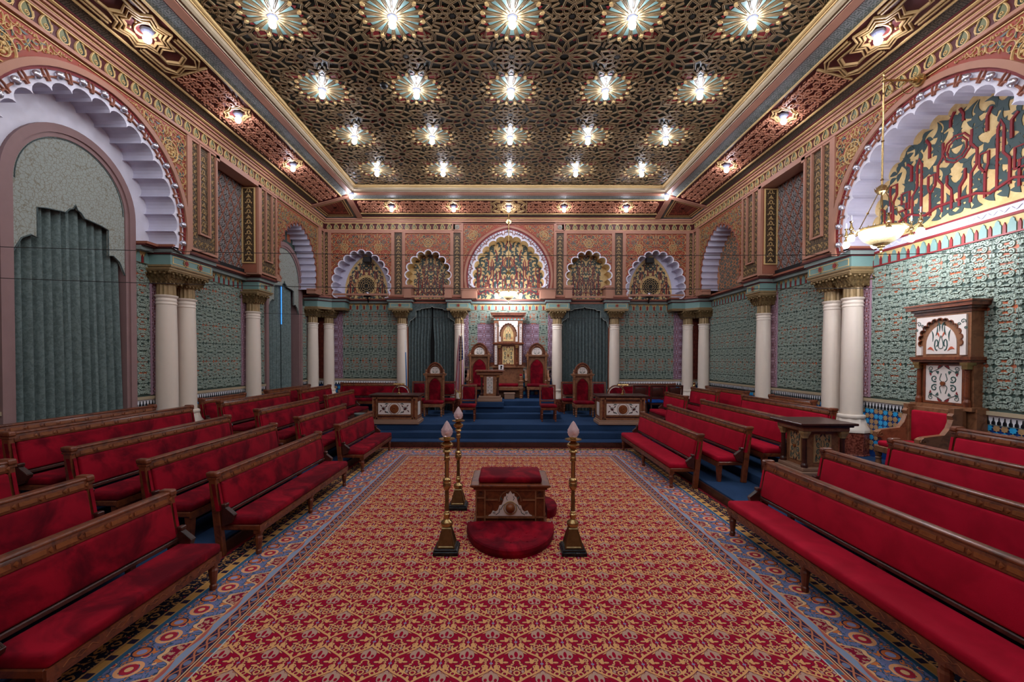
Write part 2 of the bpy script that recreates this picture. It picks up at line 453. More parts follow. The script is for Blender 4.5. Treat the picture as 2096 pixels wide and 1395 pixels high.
def tag(o,label,cat,group=None):
    o['label']=label; o['category']=cat
    if group: o['group']=group
    return o
def struct(name,mb,mats,smooth=False): return mb.ob(name,mats,smooth=smooth,kind='structure')
def dup(r,loc,rz=0,label=None):
    c=r.copy(); COL.objects.link(c); c.location=loc; c.rotation_euler=(0,0,rz)
    if label: c['label']=label
    def kids(a,b):
        for ch in list(a.children):
            d=ch.copy(); COL.objects.link(d); d.parent=b; kids(ch,d)
    kids(r,c); return c
def piece(me_ob,loc,parent,rz=0):
    c=me_ob.copy(); COL.objects.link(c); c.parent=parent; c.location=loc
    return c
# ---------------------------------------------------------------- curves
def arc(cx,cy,r,a0,a1,n=12):
    return [(cx+r*math.cos(a0+(a1-a0)*i/(n-1)),cy+r*math.sin(a0+(a1-a0)*i/(n-1))) for i in range(n)]
def spiral(cx,cy,r0,r1,a0,turns,n=15):
    return [(cx+(r0+(r1-r0)*t)*math.cos(a0+2*pi*turns*t),cy+(r0+(r1-r0)*t)*math.sin(a0+2*pi*turns*t)) for t in np.linspace(0,1,n)]
def bez(p0,p1,p2,p3,n=9):
    return [tuple((1-t)**3*np.array(p0)+3*(1-t)**2*t*np.array(p1)+3*(1-t)*t*t*np.array(p2)+t**3*np.array(p3)) for t in np.linspace(0,1,n)]
def arch_pts(uc,vs,half,rise,n,below=0.0):
    """points along an arch left spring -> apex -> right spring, n intervals; below = drop of the horseshoe feet"""
    if rise>half+1e-6:
        R=(half*half+rise*rise)/(2*half); cu=-half+R
        a_ap=math.atan2(rise,-cu)      # apex angle on the left arc
    else: R=half; cu=0; a_ap=pi/2
    a0=pi+(math.asin(min(.9,below/R)) if below else 0)
    L=[]
    h=n/2.
    for i in range(n+1):
        t=i/h
        if t<=1: a=a0+(a_ap-a0)*t; L.append((uc+cu+R*math.cos(a),vs+R*math.sin(a)))
        else:
            a=a0+(a_ap-a0)*(2-t); L.append((uc-(cu+R*math.cos(a)),vs+R*math.sin(a)))
    return L
def offs(P,d):
    P=np.array(P); t=np.gradient(P,axis=0); t/=np.linalg.norm(t,axis=1,keepdims=True)+1e-9
    return P+np.stack([-t[:,1],t[:,0]],1)*d      # outwards for a left->right arch
def scallop(cusps,k=1.0,n=8):
    out=[]; outer=[]
    for A,B in zip(cusps[:-1],cusps[1:]):
        A=np.array(A);B=np.array(B);M=(A+B)/2;a=(B-A)/2;nn=np.array([-a[1],a[0]])
        for i in range(n+(0)):
            th=pi*i/n; out.append(tuple(M-a*math.cos(th)+nn*k*math.sin(th)))
    out.append(tuple(cusps[-1])); return out
def inside_poly(P):
    P=np.array(P)
    def f(x,y):
        c=np.zeros(x.shape,bool); j=len(P)-1
        for i in range(len(P)):
            xi,yi=P[i];xj,yj=P[j]
            m=((yi>y)!=(yj>y))&(x<(xj-xi)*(y-yi)/((yj-yi) if abs(yj-yi)>1e-12 else 1e-12)+xi)
            c^=m; j=i
        return c
    return f
# ---------------------------------------------------------------- ornament stamps (plain uvh)
def mirror4(strokes): 
    out=[]
    for P in strokes:
        P=np.array(P)
        for sx in (1,-1):
            for sy in (1,-1): out.append(P*np.array([sx,sy]))
    return out
def T_green():
    T=MB(); st=[]
    w,h=.19,.2175
    # quadrant origin is the cell centre; cell .38 x .435
    st.append(spiral(.075,.062,.052,.010,-pi*.9,1.25,13)); st.append([(0.0,.008),(.012,.03),(.022,.052)])
    st.append(spiral(.118,.150,.050,.010,pi*.1,-1.3,13)); st.append(bez((.168,.165),(.185,.10),(.16,.05),(.19,.01),6))
    st.append(spiral(.050,.165,.036,.008,-pi*.3,1.2,10)); st.append(bez((.0,.205),(.01,.18),(.02,.15),(.015,.13),5))
    st.append([(.150,.030),(.165,.055),(.150,.085)]); st.append([(.19,.19),(.165,.2075),(.12,.21)])
    st.append(bez((.0,.10),(.03,.12),(.04,.10),(.06,.115),5)); st.append([(.09,.195),(.125,.205),(.16,.19)]); st.append([(.19,.085),(.17,.10),(.19,.12)])
    for P in mirror4(st): T.ribbon(P,.030,.020,flat=.62)
    for sx in (1,-1):
        for sy in (1,-1):
            for c in ((.075,.062),(.118,.15)): T.poly([(sx*(c[0]+.016*math.cos(a)),sy*(c[1]+.016*math.sin(a))) for a in np.linspace(0,2*pi,7)[:-1]],.016,0)
    return T
def T_scroll(w,h,lw,hh,gold=True):
    """bigger acanthus scroll, cell w x h"""
    T=MB(); st=[]; leaf=[]
    def q(a,b): return (a*w/2,b*h/2)
    r=min(w,h)*.17
    st+= [spiral(*q(.42,.32),r,r*.15,-pi*.8,1.35,16), spiral(*q(.60,.76),r*.85,r*.15,pi*.2,-1.3,14), spiral(*q(.16,.70),r*.6,r*.12,-pi*.2,1.25,11), spiral(*q(.86,.30),r*.55,r*.12,pi*.9,1.2,11)]
    st+= [bez(q(0,.02),q(.05,.12),q(.12,.2),q(.13,.32),6), bez(q(.9,.72),q(1,.6),q(.98,.5),q(.98,.36),6), bez(q(0,1),q(.08,.95),q(.3,.99),q(.42,.95),6), bez(q(.72,.5),q(.66,.45),q(.7,.1),q(1,.02),7)]
    for P in mirror4(st): T.ribbon(P,lw,hh,taper=.3,mi=0)
    return T
def leaf_poly(cx,cy,L,wd,rot,bend=.2,n=6):
    pts=[]
    for i in range(n+1):
        t=i/n; x=t*L; y=math.sin(pi*t)*wd; pts.append((x,y+bend*L*math.sin(pi*t)*.5))
    for i in range(n-1,0,-1):
        t=i/n; x=t*L; y=-math.sin(pi*t)*wd*.55; pts.append((x,y+bend*L*math.sin(pi*t)*.5))
    c,s=math.cos(rot),math.sin(rot)
    return [(cx+x*c-y*s,cy+x*s+y*c) for x,y in pts]
def star_pts(cx,cy,r,n=8,k=.72,rot=0):
    return [(cx+(r if i%2==0 else r*k)*math.cos(rot+pi*i/n),cy+(r if i%2==0 else r*k)*math.sin(rot+pi*i/n)) for i in range(2*n)]
# ================================================================ SETTING
# ---- floor
m=MB(); m.box(-7.2,7.2,YF-.1,DRS+.15,-.2,-.02); m.box(-7.1,7.1,YF,DRS+.1,-.02,-.001); struct('floor',m,'woodd')
m=MB(); m.quad((-3.46,YF,.0),(3.46,YF,.0),(3.46,11.68,.0),(-3.46,11.68,.0))
carp=struct('trim_1',m,'carpet'); carp['label']='patterned red and gold carpet with a blue floral border'
# tiers of the side seating and the far platform, in blue carpet
m=MB(); kick=MB()
XT=(3.48,4.30,5.10)
for s in (-1,1):
    for i,x in enumerate(XT):
        z=.16*(i+1); y1=(11.70,12.12,12.55)[i]
        a,b=sorted((s*x,s*7.1)); m.rbox(a,b,YF,DRS+.1,z-.16,z,.012,2,mi=0)
for i,(y,z) in enumerate(((11.70,.16),(12.12,.32),(12.55,.48))):
    m.rbox(-XT[i]-.05,XT[i]+.05,y,DRS+.1,z-.16,z,.012,2)
struct('floor_platform',m,'bluecarpet')
kick.box(-3.5,3.5,11.675,11.699,0,.135); 
for s in (-1,1): kick.box(*sorted((s*3.45,s*3.479)),YF,11.69,0,.135)
struct('baseboard_step',kick,'woodd')
m=MB()
for y,z,hw in ((13.70,.64,1.62),(14.12,.80,1.35),(14.54,.96,1.10)): m.rbox(-hw,hw,y,DRS+.05,z-.16,z,.012,2)
m.rbox(-1.06,-.14,14.02,14.6,.80,.96,.012,2)
m.box(-1.6,1.6,14.9,DRS+.05,.48,.955)
struct('floor_dais',m,'bluecarpet')
m=MB(); m.rbox(4.42,5.2,6.55,7.72,.32,.48,.012,2); struct('floor_lectern_step',m,'bluecarpet')
m=MB(); m.rbox(5.95,6.98,6.5,7.6,.48,.585,.012,2); struct('floor_throne_step',m,'bluecarpet')
# ---- outer shell
SHELL0=set(bpy.data.objects)
m=MB(); m.box(-7.6,7.6,YF-.3,YF,-.3,8.3); struct('wall_front',m,'pinkd')
# ---- ceiling
m=MB(FR('C')); m.mi=0
m.box(-5.25,5.25,YF,14.9,-.2,0.0)
ceil=struct('ceiling',m,'green')
S=2.0; L0=7.48
def zig(T,c,n,r0,r1,rot,w=.030,h=.024):
    for k in range(n):
        a0=rot+2*pi*k/n; am=a0+pi/n
        p0=(c[0]+r0*math.cos(a0),c[1]+r0*math.sin(a0)); p1=(c[0]+r1*math.cos(am),c[1]+r1*math.sin(am)); p2=(c[0]+r0*math.cos(a0+2*pi/n),c[1]+r0*math.sin(a0+2*pi/n))
        for A,B in ((p0,p1),(p1,p2)): dbl(T,A,B,w,h)
def dbl(T,A,B,w=.030,h=.024):
    w=min(w,.030)
    A=np.array(A);B=np.array(B);t=(B-A);L=np.linalg.norm(t)+1e-9;t/=L;n=np.array([-t[1],t[0]])
    for s in (-1,1): T.ribbon([A+n*s*w*.38,B+n*s*w*.38],w*.36,h,flat=.75)
TC=MB()      # one cell centred on a lamp, gold straps
TP=MB()      # coloured panes
def rosL(T,P,c=(0,0)):
    for k in range(16):
        a=2*pi*k/16+pi/16
        e=(math.cos(a),math.sin(a)); 
        for da in (-.055,.055):
            dbl(T,(c[0]+.07*math.cos(a),c[1]+.07*math.sin(a)),(c[0]+.50*math.cos(a+da),c[1]+.50*math.sin(a+da)),.026,.04)
        b=a+pi/16
        P.poly([(c[0]+r*math.cos(b+q),c[1]+r*math.sin(b+q)) for r,q in ((.10,0),(.34,-.13),(.44,-.10),(.44,.10),(.34,.13))],.012,mi=0)
        P.poly([(c[0]+r*math.cos(b+q),c[1]+r*math.sin(b+q)) for r,q in ((.46,-.10),(.53,0),(.46,.10))],.010,mi=1)
        # cream knob block
        t=(c[0]+.50*math.cos(a),c[1]+.50*math.sin(a))
        P.poly([(t[0]+.042*math.cos(a+q)*k2,t[1]+.042*math.sin(a+q)*k2) for q,k2 in ((0,1),(1.0,.8),(2.1,.8),(pi,1),(-2.1,.8),(-1.0,.8))],.055,0,mi=2)
    zig(T,c,16,.53,.67,pi/16); 
rosL(TC,TP)
for sx,sy in ((1,0),(0,1)):
    c=(sx*S/2,sy*S/2)
    zig(TC,c,8,.07,.17,0); zig(TC,c,8,.16,.26,pi/8); zig(TC,c,8,.25,.37,0)
    for k in range(8):
        a=2*pi*k/8; TP.poly([(c[0]+r*math.cos(a+q),c[1]+r*math.sin(a+q)) for r,q in ((.17,0),(.24,-.26),(.31,0),(.24,.26))],.012,mi=1 if k%2 else 3)
    for s in (-1,1):
        o=(c[0]+ (s*.0 if sx else s*.62), c[1]+(s*.62 if sx else s*.0))
    TP.poly(star_pts(c[0],c[1],.06,8,.6),.02,mi=3)
c=(S/2,S/2)
zig(TC,c,12,.09,.25,0,.034); zig(TC,c,12,.22,.42,pi/12,.04); zig(TC,c,12,.40,.56,0,.036); zig(TC,c,12,.54,.70,pi/12,.034)
for k in range(12):
    a=2*pi*k/12
    TP.poly([(c[0]+r*math.cos(a+q),c[1]+r*math.sin(a+q)) for r,q in ((.14,-.10),(.30,-.12),(.30,.12),(.14,.10))],.012,mi=1 if k%2==0 else 3)
    a+=pi/12
    TP.poly([(c[0]+r*math.cos(a+q),c[1]+r*math.sin(a+q)) for r,q in ((.42,0),(.48,-.11),(.55,0),(.48,.11))],.012,mi=1)
# hexagon motifs between the stars
for ang in (0,pi/2,pi,3*pi/2):
    for off in (-1,1):
        cc=(c[0]+.62*math.cos(ang)+off*.0,c[1]+.62*math.sin(ang))
    hx=[(c[0]+.80*math.cos(ang+pi/4)+.15*math.cos(pi/3*i+ang+pi/4)*1.25,c[1]+.80*math.sin(ang+pi/4)+.15*math.sin(pi/3*i+ang+pi/4)) for i in range(6)]
    for i in range(6): dbl(TC,hx[i],hx[(i+1)%6],.034)
    for r_ in (.80,):
        TP.poly([((x-c[0]-r_*math.cos(ang+pi/4))*.7+c[0]+r_*math.cos(ang+pi/4),(y-c[1]-r_*math.sin(ang+pi/4))*.7+c[1]+r_*math.sin(ang+pi/4)) for x,y in hx],.013,mi=1)
# tie straps joining the rosettes
for a in np.arange(0,2*pi,pi/8):
    ca,sa=math.cos(a),math.sin(a)
    for q in (-.10,.10):
        dbl(TC,(.66*math.cos(a+q),.66*math.sin(a+q)),(.80*math.cos(a+q*.4),.80*math.sin(a+q*.4)),.03)
places=[(i*S,L0+j*S,1,1,0) for i in range(-3,4) for j in range(-2,5)]
keep=lambda x,y:(np.abs(x)<5.06)&(y<14.68)&(y>2.6)
m=MB(FR('C')); m.stamp(TC,places,keep); lat=m.ob('strapwork_lattice','strap',ceil,kind='stuff')
m=MB(FR('C')); m.stamp(TP,places,keep); m.ob('coloured_panes',['teal','red','gold','black'],ceil,kind='stuff')
# ---- coves: strips by distance v from the wall
def cz(v): return 7.46+.27*v
def COVE(k):
    def f(P):
        u,v,h=P[:,0],P[:,1],P[:,2]
        z=7.46+.27*v-h*.96; q=h*.26
        if k=='L': A=(-(W-v)+q,u,z)
        elif k=='R': A=((W-v)-q,u,z)
        else: A=(u,DW-v-q,z)
        return np.stack(A,1)
    return f
MT['redp']=solid('brick_red_paint','#91402f',.5)
MT['covescroll']=solid('copper_scroll_paint','#bd8468',.45,.1)
SCR=T_scroll(.50,.74,.030,.040); SCR2=T_scroll(.36,.38,.022,.022)
def cove(k,u0,u1,stars,lamps,corner1=None):
    cn={'L':'cove_left','R':'cove_right','B':'cove_back'}[k]
    m=MB(COVE(k)); B=[(0,.16,.03,'pink'),(.16,.20,.05,'gold'),(.20,.22,.03,'redd'),(.22,.40,.0,'guild'),(.40,.43,.03,'gold'),(.43,.47,.0,'redd'),(.47,1.15,.0,'redd'),(1.15,1.19,.0,'redd'),(1.19,1.22,.03,'gold'),(1.22,1.44,.0,'guil'),(1.44,1.48,.012,'redd'),(1.48,1.60,.045,'pink')]
    mats=['pink','gold','redd','guild','guil']
    for a,b,h,mt in B: m.box(u0,u1,a,b,-.08,h,mi=mats.index(mt))
    o=struct('trim_'+cn,m,mats)
    m=MB(COVE(k)); n=MB(COVE(k)); T=MB()
    def free(x,y):
        ok=(x>u0+.1)&(x<u1-.1)&(y>.50)&(y<1.12)
        for s0,hw in stars: ok&=np.abs(x-s0)>hw
        for l in lamps: ok&=((x-l)**2+(y-.86)**2)>.26**2
        return ok
    pl=[(u,.81,1,.88,0) for u in np.arange(u0+.3,u1,.50)]
    m.stamp(SCR,pl,free); 
    for l in lamps:
        for r in (.27,.20): n.ribbon(star_pts(l,.86,r,8,.80),.035,.035,closed=True)
        for s in (-1,1): n.ribbon([(l+s*.27,.86),(l+s*.5,.86)],.03,.03)
    for s0,hw in stars:
        for r,kk in ((.44,.74),(.36,.74),(.28,.78)):
            n.ribbon([(s0+(x-s0)*(1.25 if k!='B' else 1.0),.81+(y-.81)*.76) for x,y in star_pts(s0,.81,r,8,kk,pi/8)],.035,.045,closed=True)
        n.ribbon(arc(s0,.86,.15,0,2*pi-.3,14),.03,.03,closed=True)
        for q in (0,.05):
            for sg in (-1,1):
                e=s0+sg*(hw-.03-q)
                n.ribbon([(s0+sg*.30,.50+q),(e-sg*.16,.50+q),(e,.64),(e-sg*.10,.82),(e,1.0),(e-sg*.16,1.13-q),(s0+sg*.30,1.13-q)],.034,.04)
                n.ribbon([(s0+sg*.34,.83-.14),(e-sg*.30,.66),(e-sg*.18,.82),(e-sg*.30,.99),(s0+sg*.34,.83+.14)],.034,.04)
        for i in range(8): n.ball((s0+.2*math.cos(pi/4*i),.85+.2*math.sin(pi/4*i),.02),.022,6,4)
    for b in [s0+sg*hw for s0,hw in stars for sg in (-1,1)]: n.ribbon([(b,.48),(b,1.14)],.04,.04)
    m.ob('scroll_relief','covescroll',o,kind='stuff'); n.ob('star_frame','goldd',o)
    return o
cove('L',YF,14.95,[(7.3,1.05)],[9.75,12.25,4.7]); cove('R',YF,14.95,[(7.3,1.05)],[9.75,12.25,4.7])
cove('B',-5.35,5.35,[(0,.62)],[-4.1,-1.93,1.93,4.1])
# corner bays and the beams beside them
for s in (-1,1):
    k='L' if s<0 else 'R'
    m=MB(COVE(k)); m.box(14.95,15.14,0,1.6,-.05,.05,mi=0); m.box(14.93,14.955,0,1.6,-.05,.03,mi=1); m.box(15.135,15.16,0,1.6,-.05,.03,mi=1)
    mb=m
    o=struct('trim_corner_beam_side_'+('left' if s<0 else 'right'),m,['pink','redd'])
    m=MB(COVE('B')); x=5.44
    a,b=sorted((s*5.34,s*5.53)); m.box(a,b,0,1.6,-.05,.05,mi=0)
    for q in (5.33,5.54): m.box(*sorted((s*(q-.012),s*(q+.012))),0,1.6,-.05,.03,mi=1)
    struct('trim_corner_beam_back_'+('left' if s<0 else 'right'),m,['pink','redd'])
    # hip of the corner bay
    X0,X1,Y0,Y1=5.2,W,14.83,DW
    m=MB()
    def pt(x,y,dz=0): 
        d=min(W-x,DW-y); return (s*x,y,cz(d)+.03-dz)
    def ring(a0,a1,mi,dz):
        # square ring between insets a0 and a1
        A=[(5.5+a0,15.1+a0),(W-a0,15.1+a0),(W-a0,DW-a0),(5.5+a0,DW-a0)]; Bq=[(5.5+a1,15.1+a1),(W-a1,15.1+a1),(W-a1,DW-a1),(5.5+a1,DW-a1)]
        for i in range(4):
            j=(i+1)%4; m.add([pt(*A[i],dz),pt(*A[j],dz),pt(*Bq[j],dz),pt(*Bq[i],dz)],[(0,1,2,3)],mi)
    m.add([(s*5.0,14.7,7.95),(s*W,14.7,7.5),(s*W,DW,7.5),(s*5.0,DW,7.5),(s*5.2,14.9,7.95)],[(0,1,4),(1,2,4),(2,3,4),(3,0,4)],0)
    ring(0,.16,1,0); ring(.16,.21,2,.01); ring(.21,.25,3,0); ring(.25,.28,2,.01); ring(.28,.62,4,0)
    struct('ceiling_corner_'+('left' if s<0 else 'right'),m,['redd','guil','gold','redd','redfil'])
# moulding between cove and panel
def ringmould(name,prof,mat):
    m=MB()
    for (o0,z0),(o1,z1) in zip(prof[:-1],prof[1:]):
        x0,x1=5.07+o0,5.07+o1; y0,y1=14.68+o0,14.68+o1
        m.add([(-x0,YF,z0),(-x0,y0,z0),(-x1,y1,z1),(-x1,YF,z1)],[(0,1,2,3)])
        m.add([(x0,YF,z0),(x0,y0,z0),(x1,y1,z1),(x1,YF,z1)],[(0,1,2,3)])
        m.add([(-x0,y0,z0),(x0,y0,z0),(x1,y1,z1),(-x1,y1,z1)],[(0,1,2,3)])
    struct(name,m,mat)
ringmould('trim_ceiling_gold',[(-.03,8.07),(-.03,8.01),(0,8.0),(.01,8.03),(.02,7.98),(.04,7.98)],'gold')
ringmould('trim_ceiling_beige',[(.04,8.0),(.05,7.93),(.09,7.90),(.13,7.92),(.14,7.88)],'beige')
ringmould('trim_ceiling_maroon',[(.14,7.92),(.145,7.87),(.18,7.865)],'redd')
ringmould('trim_ceiling_pink',[(.18,7.90),(.185,7.84),(.30,7.835)],'pink')
# ================================================================ WALLS
VB,VT=4.62,7.03       # upper storey band
HD=-(WR-W)            # deep plane
GREEN=T_green()
def T_pal():
    T=MB(); P=bez((0,.0),(-.13,.02),(-.10,.14),(0,.245),7)+bez((0,.245),(.10,.14),(.13,.02),(0,0),7)[1:-1]
    T.poly(P,.010,0,mi=1); T.ribbon(P,.020,.026,closed=True,mi=0)
    T.poly([(.078,.05),(.066,.12),(.035,.18),(.0,.215),(.02,.17),(.04,.12),(.045,.06),(.03,.02),(.055,.02)],.016,0,mi=2)
    T.ribbon(spiral(.0,.075,.042,.008,-pi/2,1.3,10),.015,.024,mi=0)
    T.ribbon(bez((.0,.245),(.03,.22),(.05,.24),(.07,.225),5),.016,.022,mi=0)
    T.ribbon(bez((0,.245),(-.03,.22),(-.05,.24),(-.07,.225),5),.016,.022,mi=0)
    T.ribbon([(.085,.02),(.11,.09),(.10,.16)],.014,.018,mi=0)
    return T
PAL=T_pal()
def T_motif():
    """pilaster motif, 0.30 high: a pointed knot and a ring"""
    T=MB()
    T.ribbon([(-.055,-.12),(0,-.035),(.055,-.12),(-.02,-.095)],.018,.02); T.ribbon([(-.05,-.09),(.05,-.09)],.014,.018)
    T.poly([(0,-.02),(.014,-.05),(0,-.08),(-.014,-.05)],.024,0)
    T.ribbon(bez((0,.125),(-.055,.09),(-.045,.03),(0,.025),6)+bez((0,.025),(.045,.03),(.055,.09),(0,.125),6)[1:-1],.017,.02,closed=True)
    for s in (-1,1): T.ribbon(spiral(s*.062,.03,.022,.006,-pi/2,s*1.1,7),.012,.016)
    return T
MOT=T_motif()
def T_knob():
    T=MB()
    for i in range(5):
        a=2*pi*i/5; T.poly([(.036*math.cos(a+q)*r,.036*math.sin(a+q)*r) for q,r in ((0,1.1),(.7,.7),(pi,.2),(-.7,.7))],.02,.0)
    T.ribbon(spiral(.06,.05,.028,.006,pi,1.2,8),.012,.014); T.ribbon(spiral(-.06,-.05,.028,.006,0,1.2,8),.012,.014)
    T.ribbon(spiral(-.06,.06,.024,.006,0,-1.1,8),.011,.014); T.ribbon(spiral(.06,-.06,.024,.006,pi,-1.1,8),.011,.014)
    return T
KNB=T_knob()
def framebox(m,u0,u1,v0,v1,w,h,mi=0,h0=-.02):
    m.box(u0,u1,v1-w,v1,h0,h,mi); m.box(u0,u1,v0,v0+w,h0,h,mi); m.box(u0,u0+w,v0+w,v1-w,h0,h,mi); m.box(u1-w,u1,v0+w,v1-w,h0,h,mi)
def pierpanel(k,u0,u1,v0,v1,par,dark):
    f=FR(k); m=MB(f); m.box(u0,u1,v0,v1,-.35,.0,mi=0); framebox(m,u0,u1,v0,v1,.05,.045,0)
    a,b=u0+(u1-u0)*.33,u0+(u1-u0)*.67
    framebox(m,a-.035,b+.035,v0+.38,v1-.02,.035,.06,0)
    o=m.ob('pier_panel',['pink'],par)
    m=MB(f); m.box(u0+.05,u1-.05,v0+.05,v1-.05,-.01,.004,0); m.ob('filigree_ground',dark,o)
    m=MB(f); pl=[((a+b)/2,v,min(1,(b-a)/.16),1,0) for v in np.arange(v0+.58,v1-.15,.285)]
    m.stamp(MOT,pl)
    c1=(u0+.05+a-.035)/2; c2=(b+.035+u1-.05)/2
    pl=[(c,v,.8,.9,0) for c in (c1,c2) for v in np.arange(v0+.17,v1-.08,.19)]+[(u,v0+.19,.8,.9,0) for u in np.arange(c1+.2,c2-.05,.19)]
    m.stamp(KNB,pl); m.ob('gilt_ornament','goldd',o,kind='stuff'); return o
def pilaster(k,u0,u1,v0,v1,par,dark):
    f=FR(k); m=MB(f); m.box(u0,u1,v0,v1,-.35,.0); framebox(m,u0,u1,v0,v1,.045,.05)
    o=m.ob('pilaster','pink',par)
    m=MB(f); m.box(u0+.045,u1-.045,v0+.045,v1-.045,-.01,.006); m.ob('filigree_ground',dark,o)
    m=MB(f); m.stamp(MOT,[((u0+u1)/2,v,min(1,(u1-u0-.1)/.15),.92,0) for v in np.arange(v0+.2,v1-.1,.27)]); m.ob('gilt_ornament','gold',o,kind='stuff')
    return o
def spandrel(k,u0,u1,v0,v1,outline,par,base,c1='gold',ros=None,dense=.44):
    """flat panel with the arch cut out, covered by scrollwork"""
    f=FR(k); m=MB(f); L=outline
    P=[(u0,v0),(u0,v1),(u1,v1),(u1,v0)]+[tuple(p) for p in L[::-1]]
    m.poly(P,0,None); o=m.ob('spandrel_panel',base,par)
    ins=inside_poly(L+[(L[-1][0],v0-.5),(L[0][0],v0-.5)])
    cu=(u0+u1)/2
    def keep(x,y):
        ok=(x>u0+.06)&(x<u1-.06)&(y>v0+.05)&(y<v1-.07)
        ok&=~ins(x,y)&~ins(x+.04*np.sign(cu-x),y-.04)
        return ok
    m=MB(f); dense*=1.3; T=T_scroll(dense,dense,.0115,.020)
    n=max(1,int(round((u1-u0)/dense))); st=(u1-u0)/n
    m.stamp(T,[(u0+st*(i+.5),v,(st/dense),1,0) for i in range(n) for v in np.arange(v1-dense*.5,v0,-dense)],keep)
    m.box(u0+.02,u1-.02,v1-.036,v1-.02,0,.02); m.box(u0+.02,u0+.036,v0,v1-.02,0,.02); m.box(u1-.036,u1-.02,v0,v1-.02,0,.02)
    m.ob('scrollwork',c1,o,kind='stuff')
    m=MB(f); rr=random.Random(4)
    for i in range(int((u1-u0)*(v1-v0)*34)):
        x=rr.uniform(u0+.1,cu); y=rr.uniform(v0+.1,v1-.12); a=rr.uniform(0,2*pi)
        for sx in (1,-1):
            q=leaf_poly(x,y,.12,.022,a,.3)
            q=[(2*cu-px if sx<0 else px,py) for px,py in q]; A=np.array(q)
            if keep(A[:,0],A[:,1]).all(): m.poly(q,.012,0)
    m.ob('painted_leaves','leafgrey',o,kind='stuff')
    if ros:
        m=MB(f)
        for (a,b,r) in ros:
            m.ribbon(arc(a,b,r,0,2*pi*.95,18),.022,.03,closed=True); m.ribbon(arc(a,b,r*.6,0,2*pi*.94,14),.018,.03,closed=True)
            for i in range(6): 
                g=2*pi*i/6; m.ball((a+r*.32*math.cos(g),b+r*.32*math.sin(g),.01),r*.16,6,4)
        m.ob('rosette_ring','gold',o)
    return o
def intrados(k,path,h0,h1,mat,par,name='scalloped_soffit'):
    f=FR(k); m=MB(f); m.strip([(a,b,h0) for a,b in path],[(a,b,h1) for a,b in path]); return m.ob(name,mat,par)
def ring_front(k,inner,outer,h,mat,par,name,h1=None):
    """flat band between two polylines of equal spring ends"""
    f=FR(k); m=MB(f); P=[tuple(p) for p in outer]+[tuple(p) for p in inner[::-1]]
    m.poly(P,h,h1); return m.ob(name,mat,par)
def big_arch(k,uc,vs,cusps,balls,R_out,R_red,R_pink,par,deep,soffit):
    """cusps: inner cusp points; balls: ball positions; R_*: polylines"""
    sc=scallop(cusps,.75,8)
    ring_front(k,sc,R_red,0.0,'white',par,'scalloped_face',None)
    intrados(k,sc,0.0,deep,soffit,par)
    ring_front(k,R_red,R_out,.02,'red',par,'red_band',0)
    ring_front(k,R_out,R_pink,.06,'pink',par,'arch_moulding',-.0)
    # brown ribs: two interlacing arcs per lobe
    f=FR(k); m=MB(f); n=len(balls)
    C=[np.array(p) for p in cusps]; B=[np.array(p) for p in balls]
    for i in range(n):
        A,D=C[i],C[i+1]; M=(A+D)/2; a=(D-A)/2; nn=np.array([-a[1],a[0]]); nn/=np.linalg.norm(nn)
        hgt=np.dot(B[i]-M,nn)
        for s in (-1,1):
            p0=M+s*a*1.0+nn*.125; p3=B[i]-nn*.02
            P=bez(p0,p0+nn*hgt*.45+s*a*.06,p3-nn*.02+s*a*.75,p3,8)
            m.ribbon(P,.030,.035,flat=.6)
            p1=M+s*a*1.0+nn*.14; 
            m.ribbon(bez(p1,p1+nn*.10-s*a*.1,B[i]+s*a*.9+nn*.0,B[i]+s*a*1.0+nn*.07,6),.022,.03,flat=.6)
    m.ob('ogee_ribs','pinkd',par,kind=None)
    first=None
    for p in balls:
        c=f(np.array([[p[0],p[1],.05]]))[0]
        if first is None:
            mb=MB(); mb.ball((0,0,0),.060,12,8); first=mb.ob('silver_ball','ball',par,smooth=True); first.location=c
        else: piece(first,c,par)
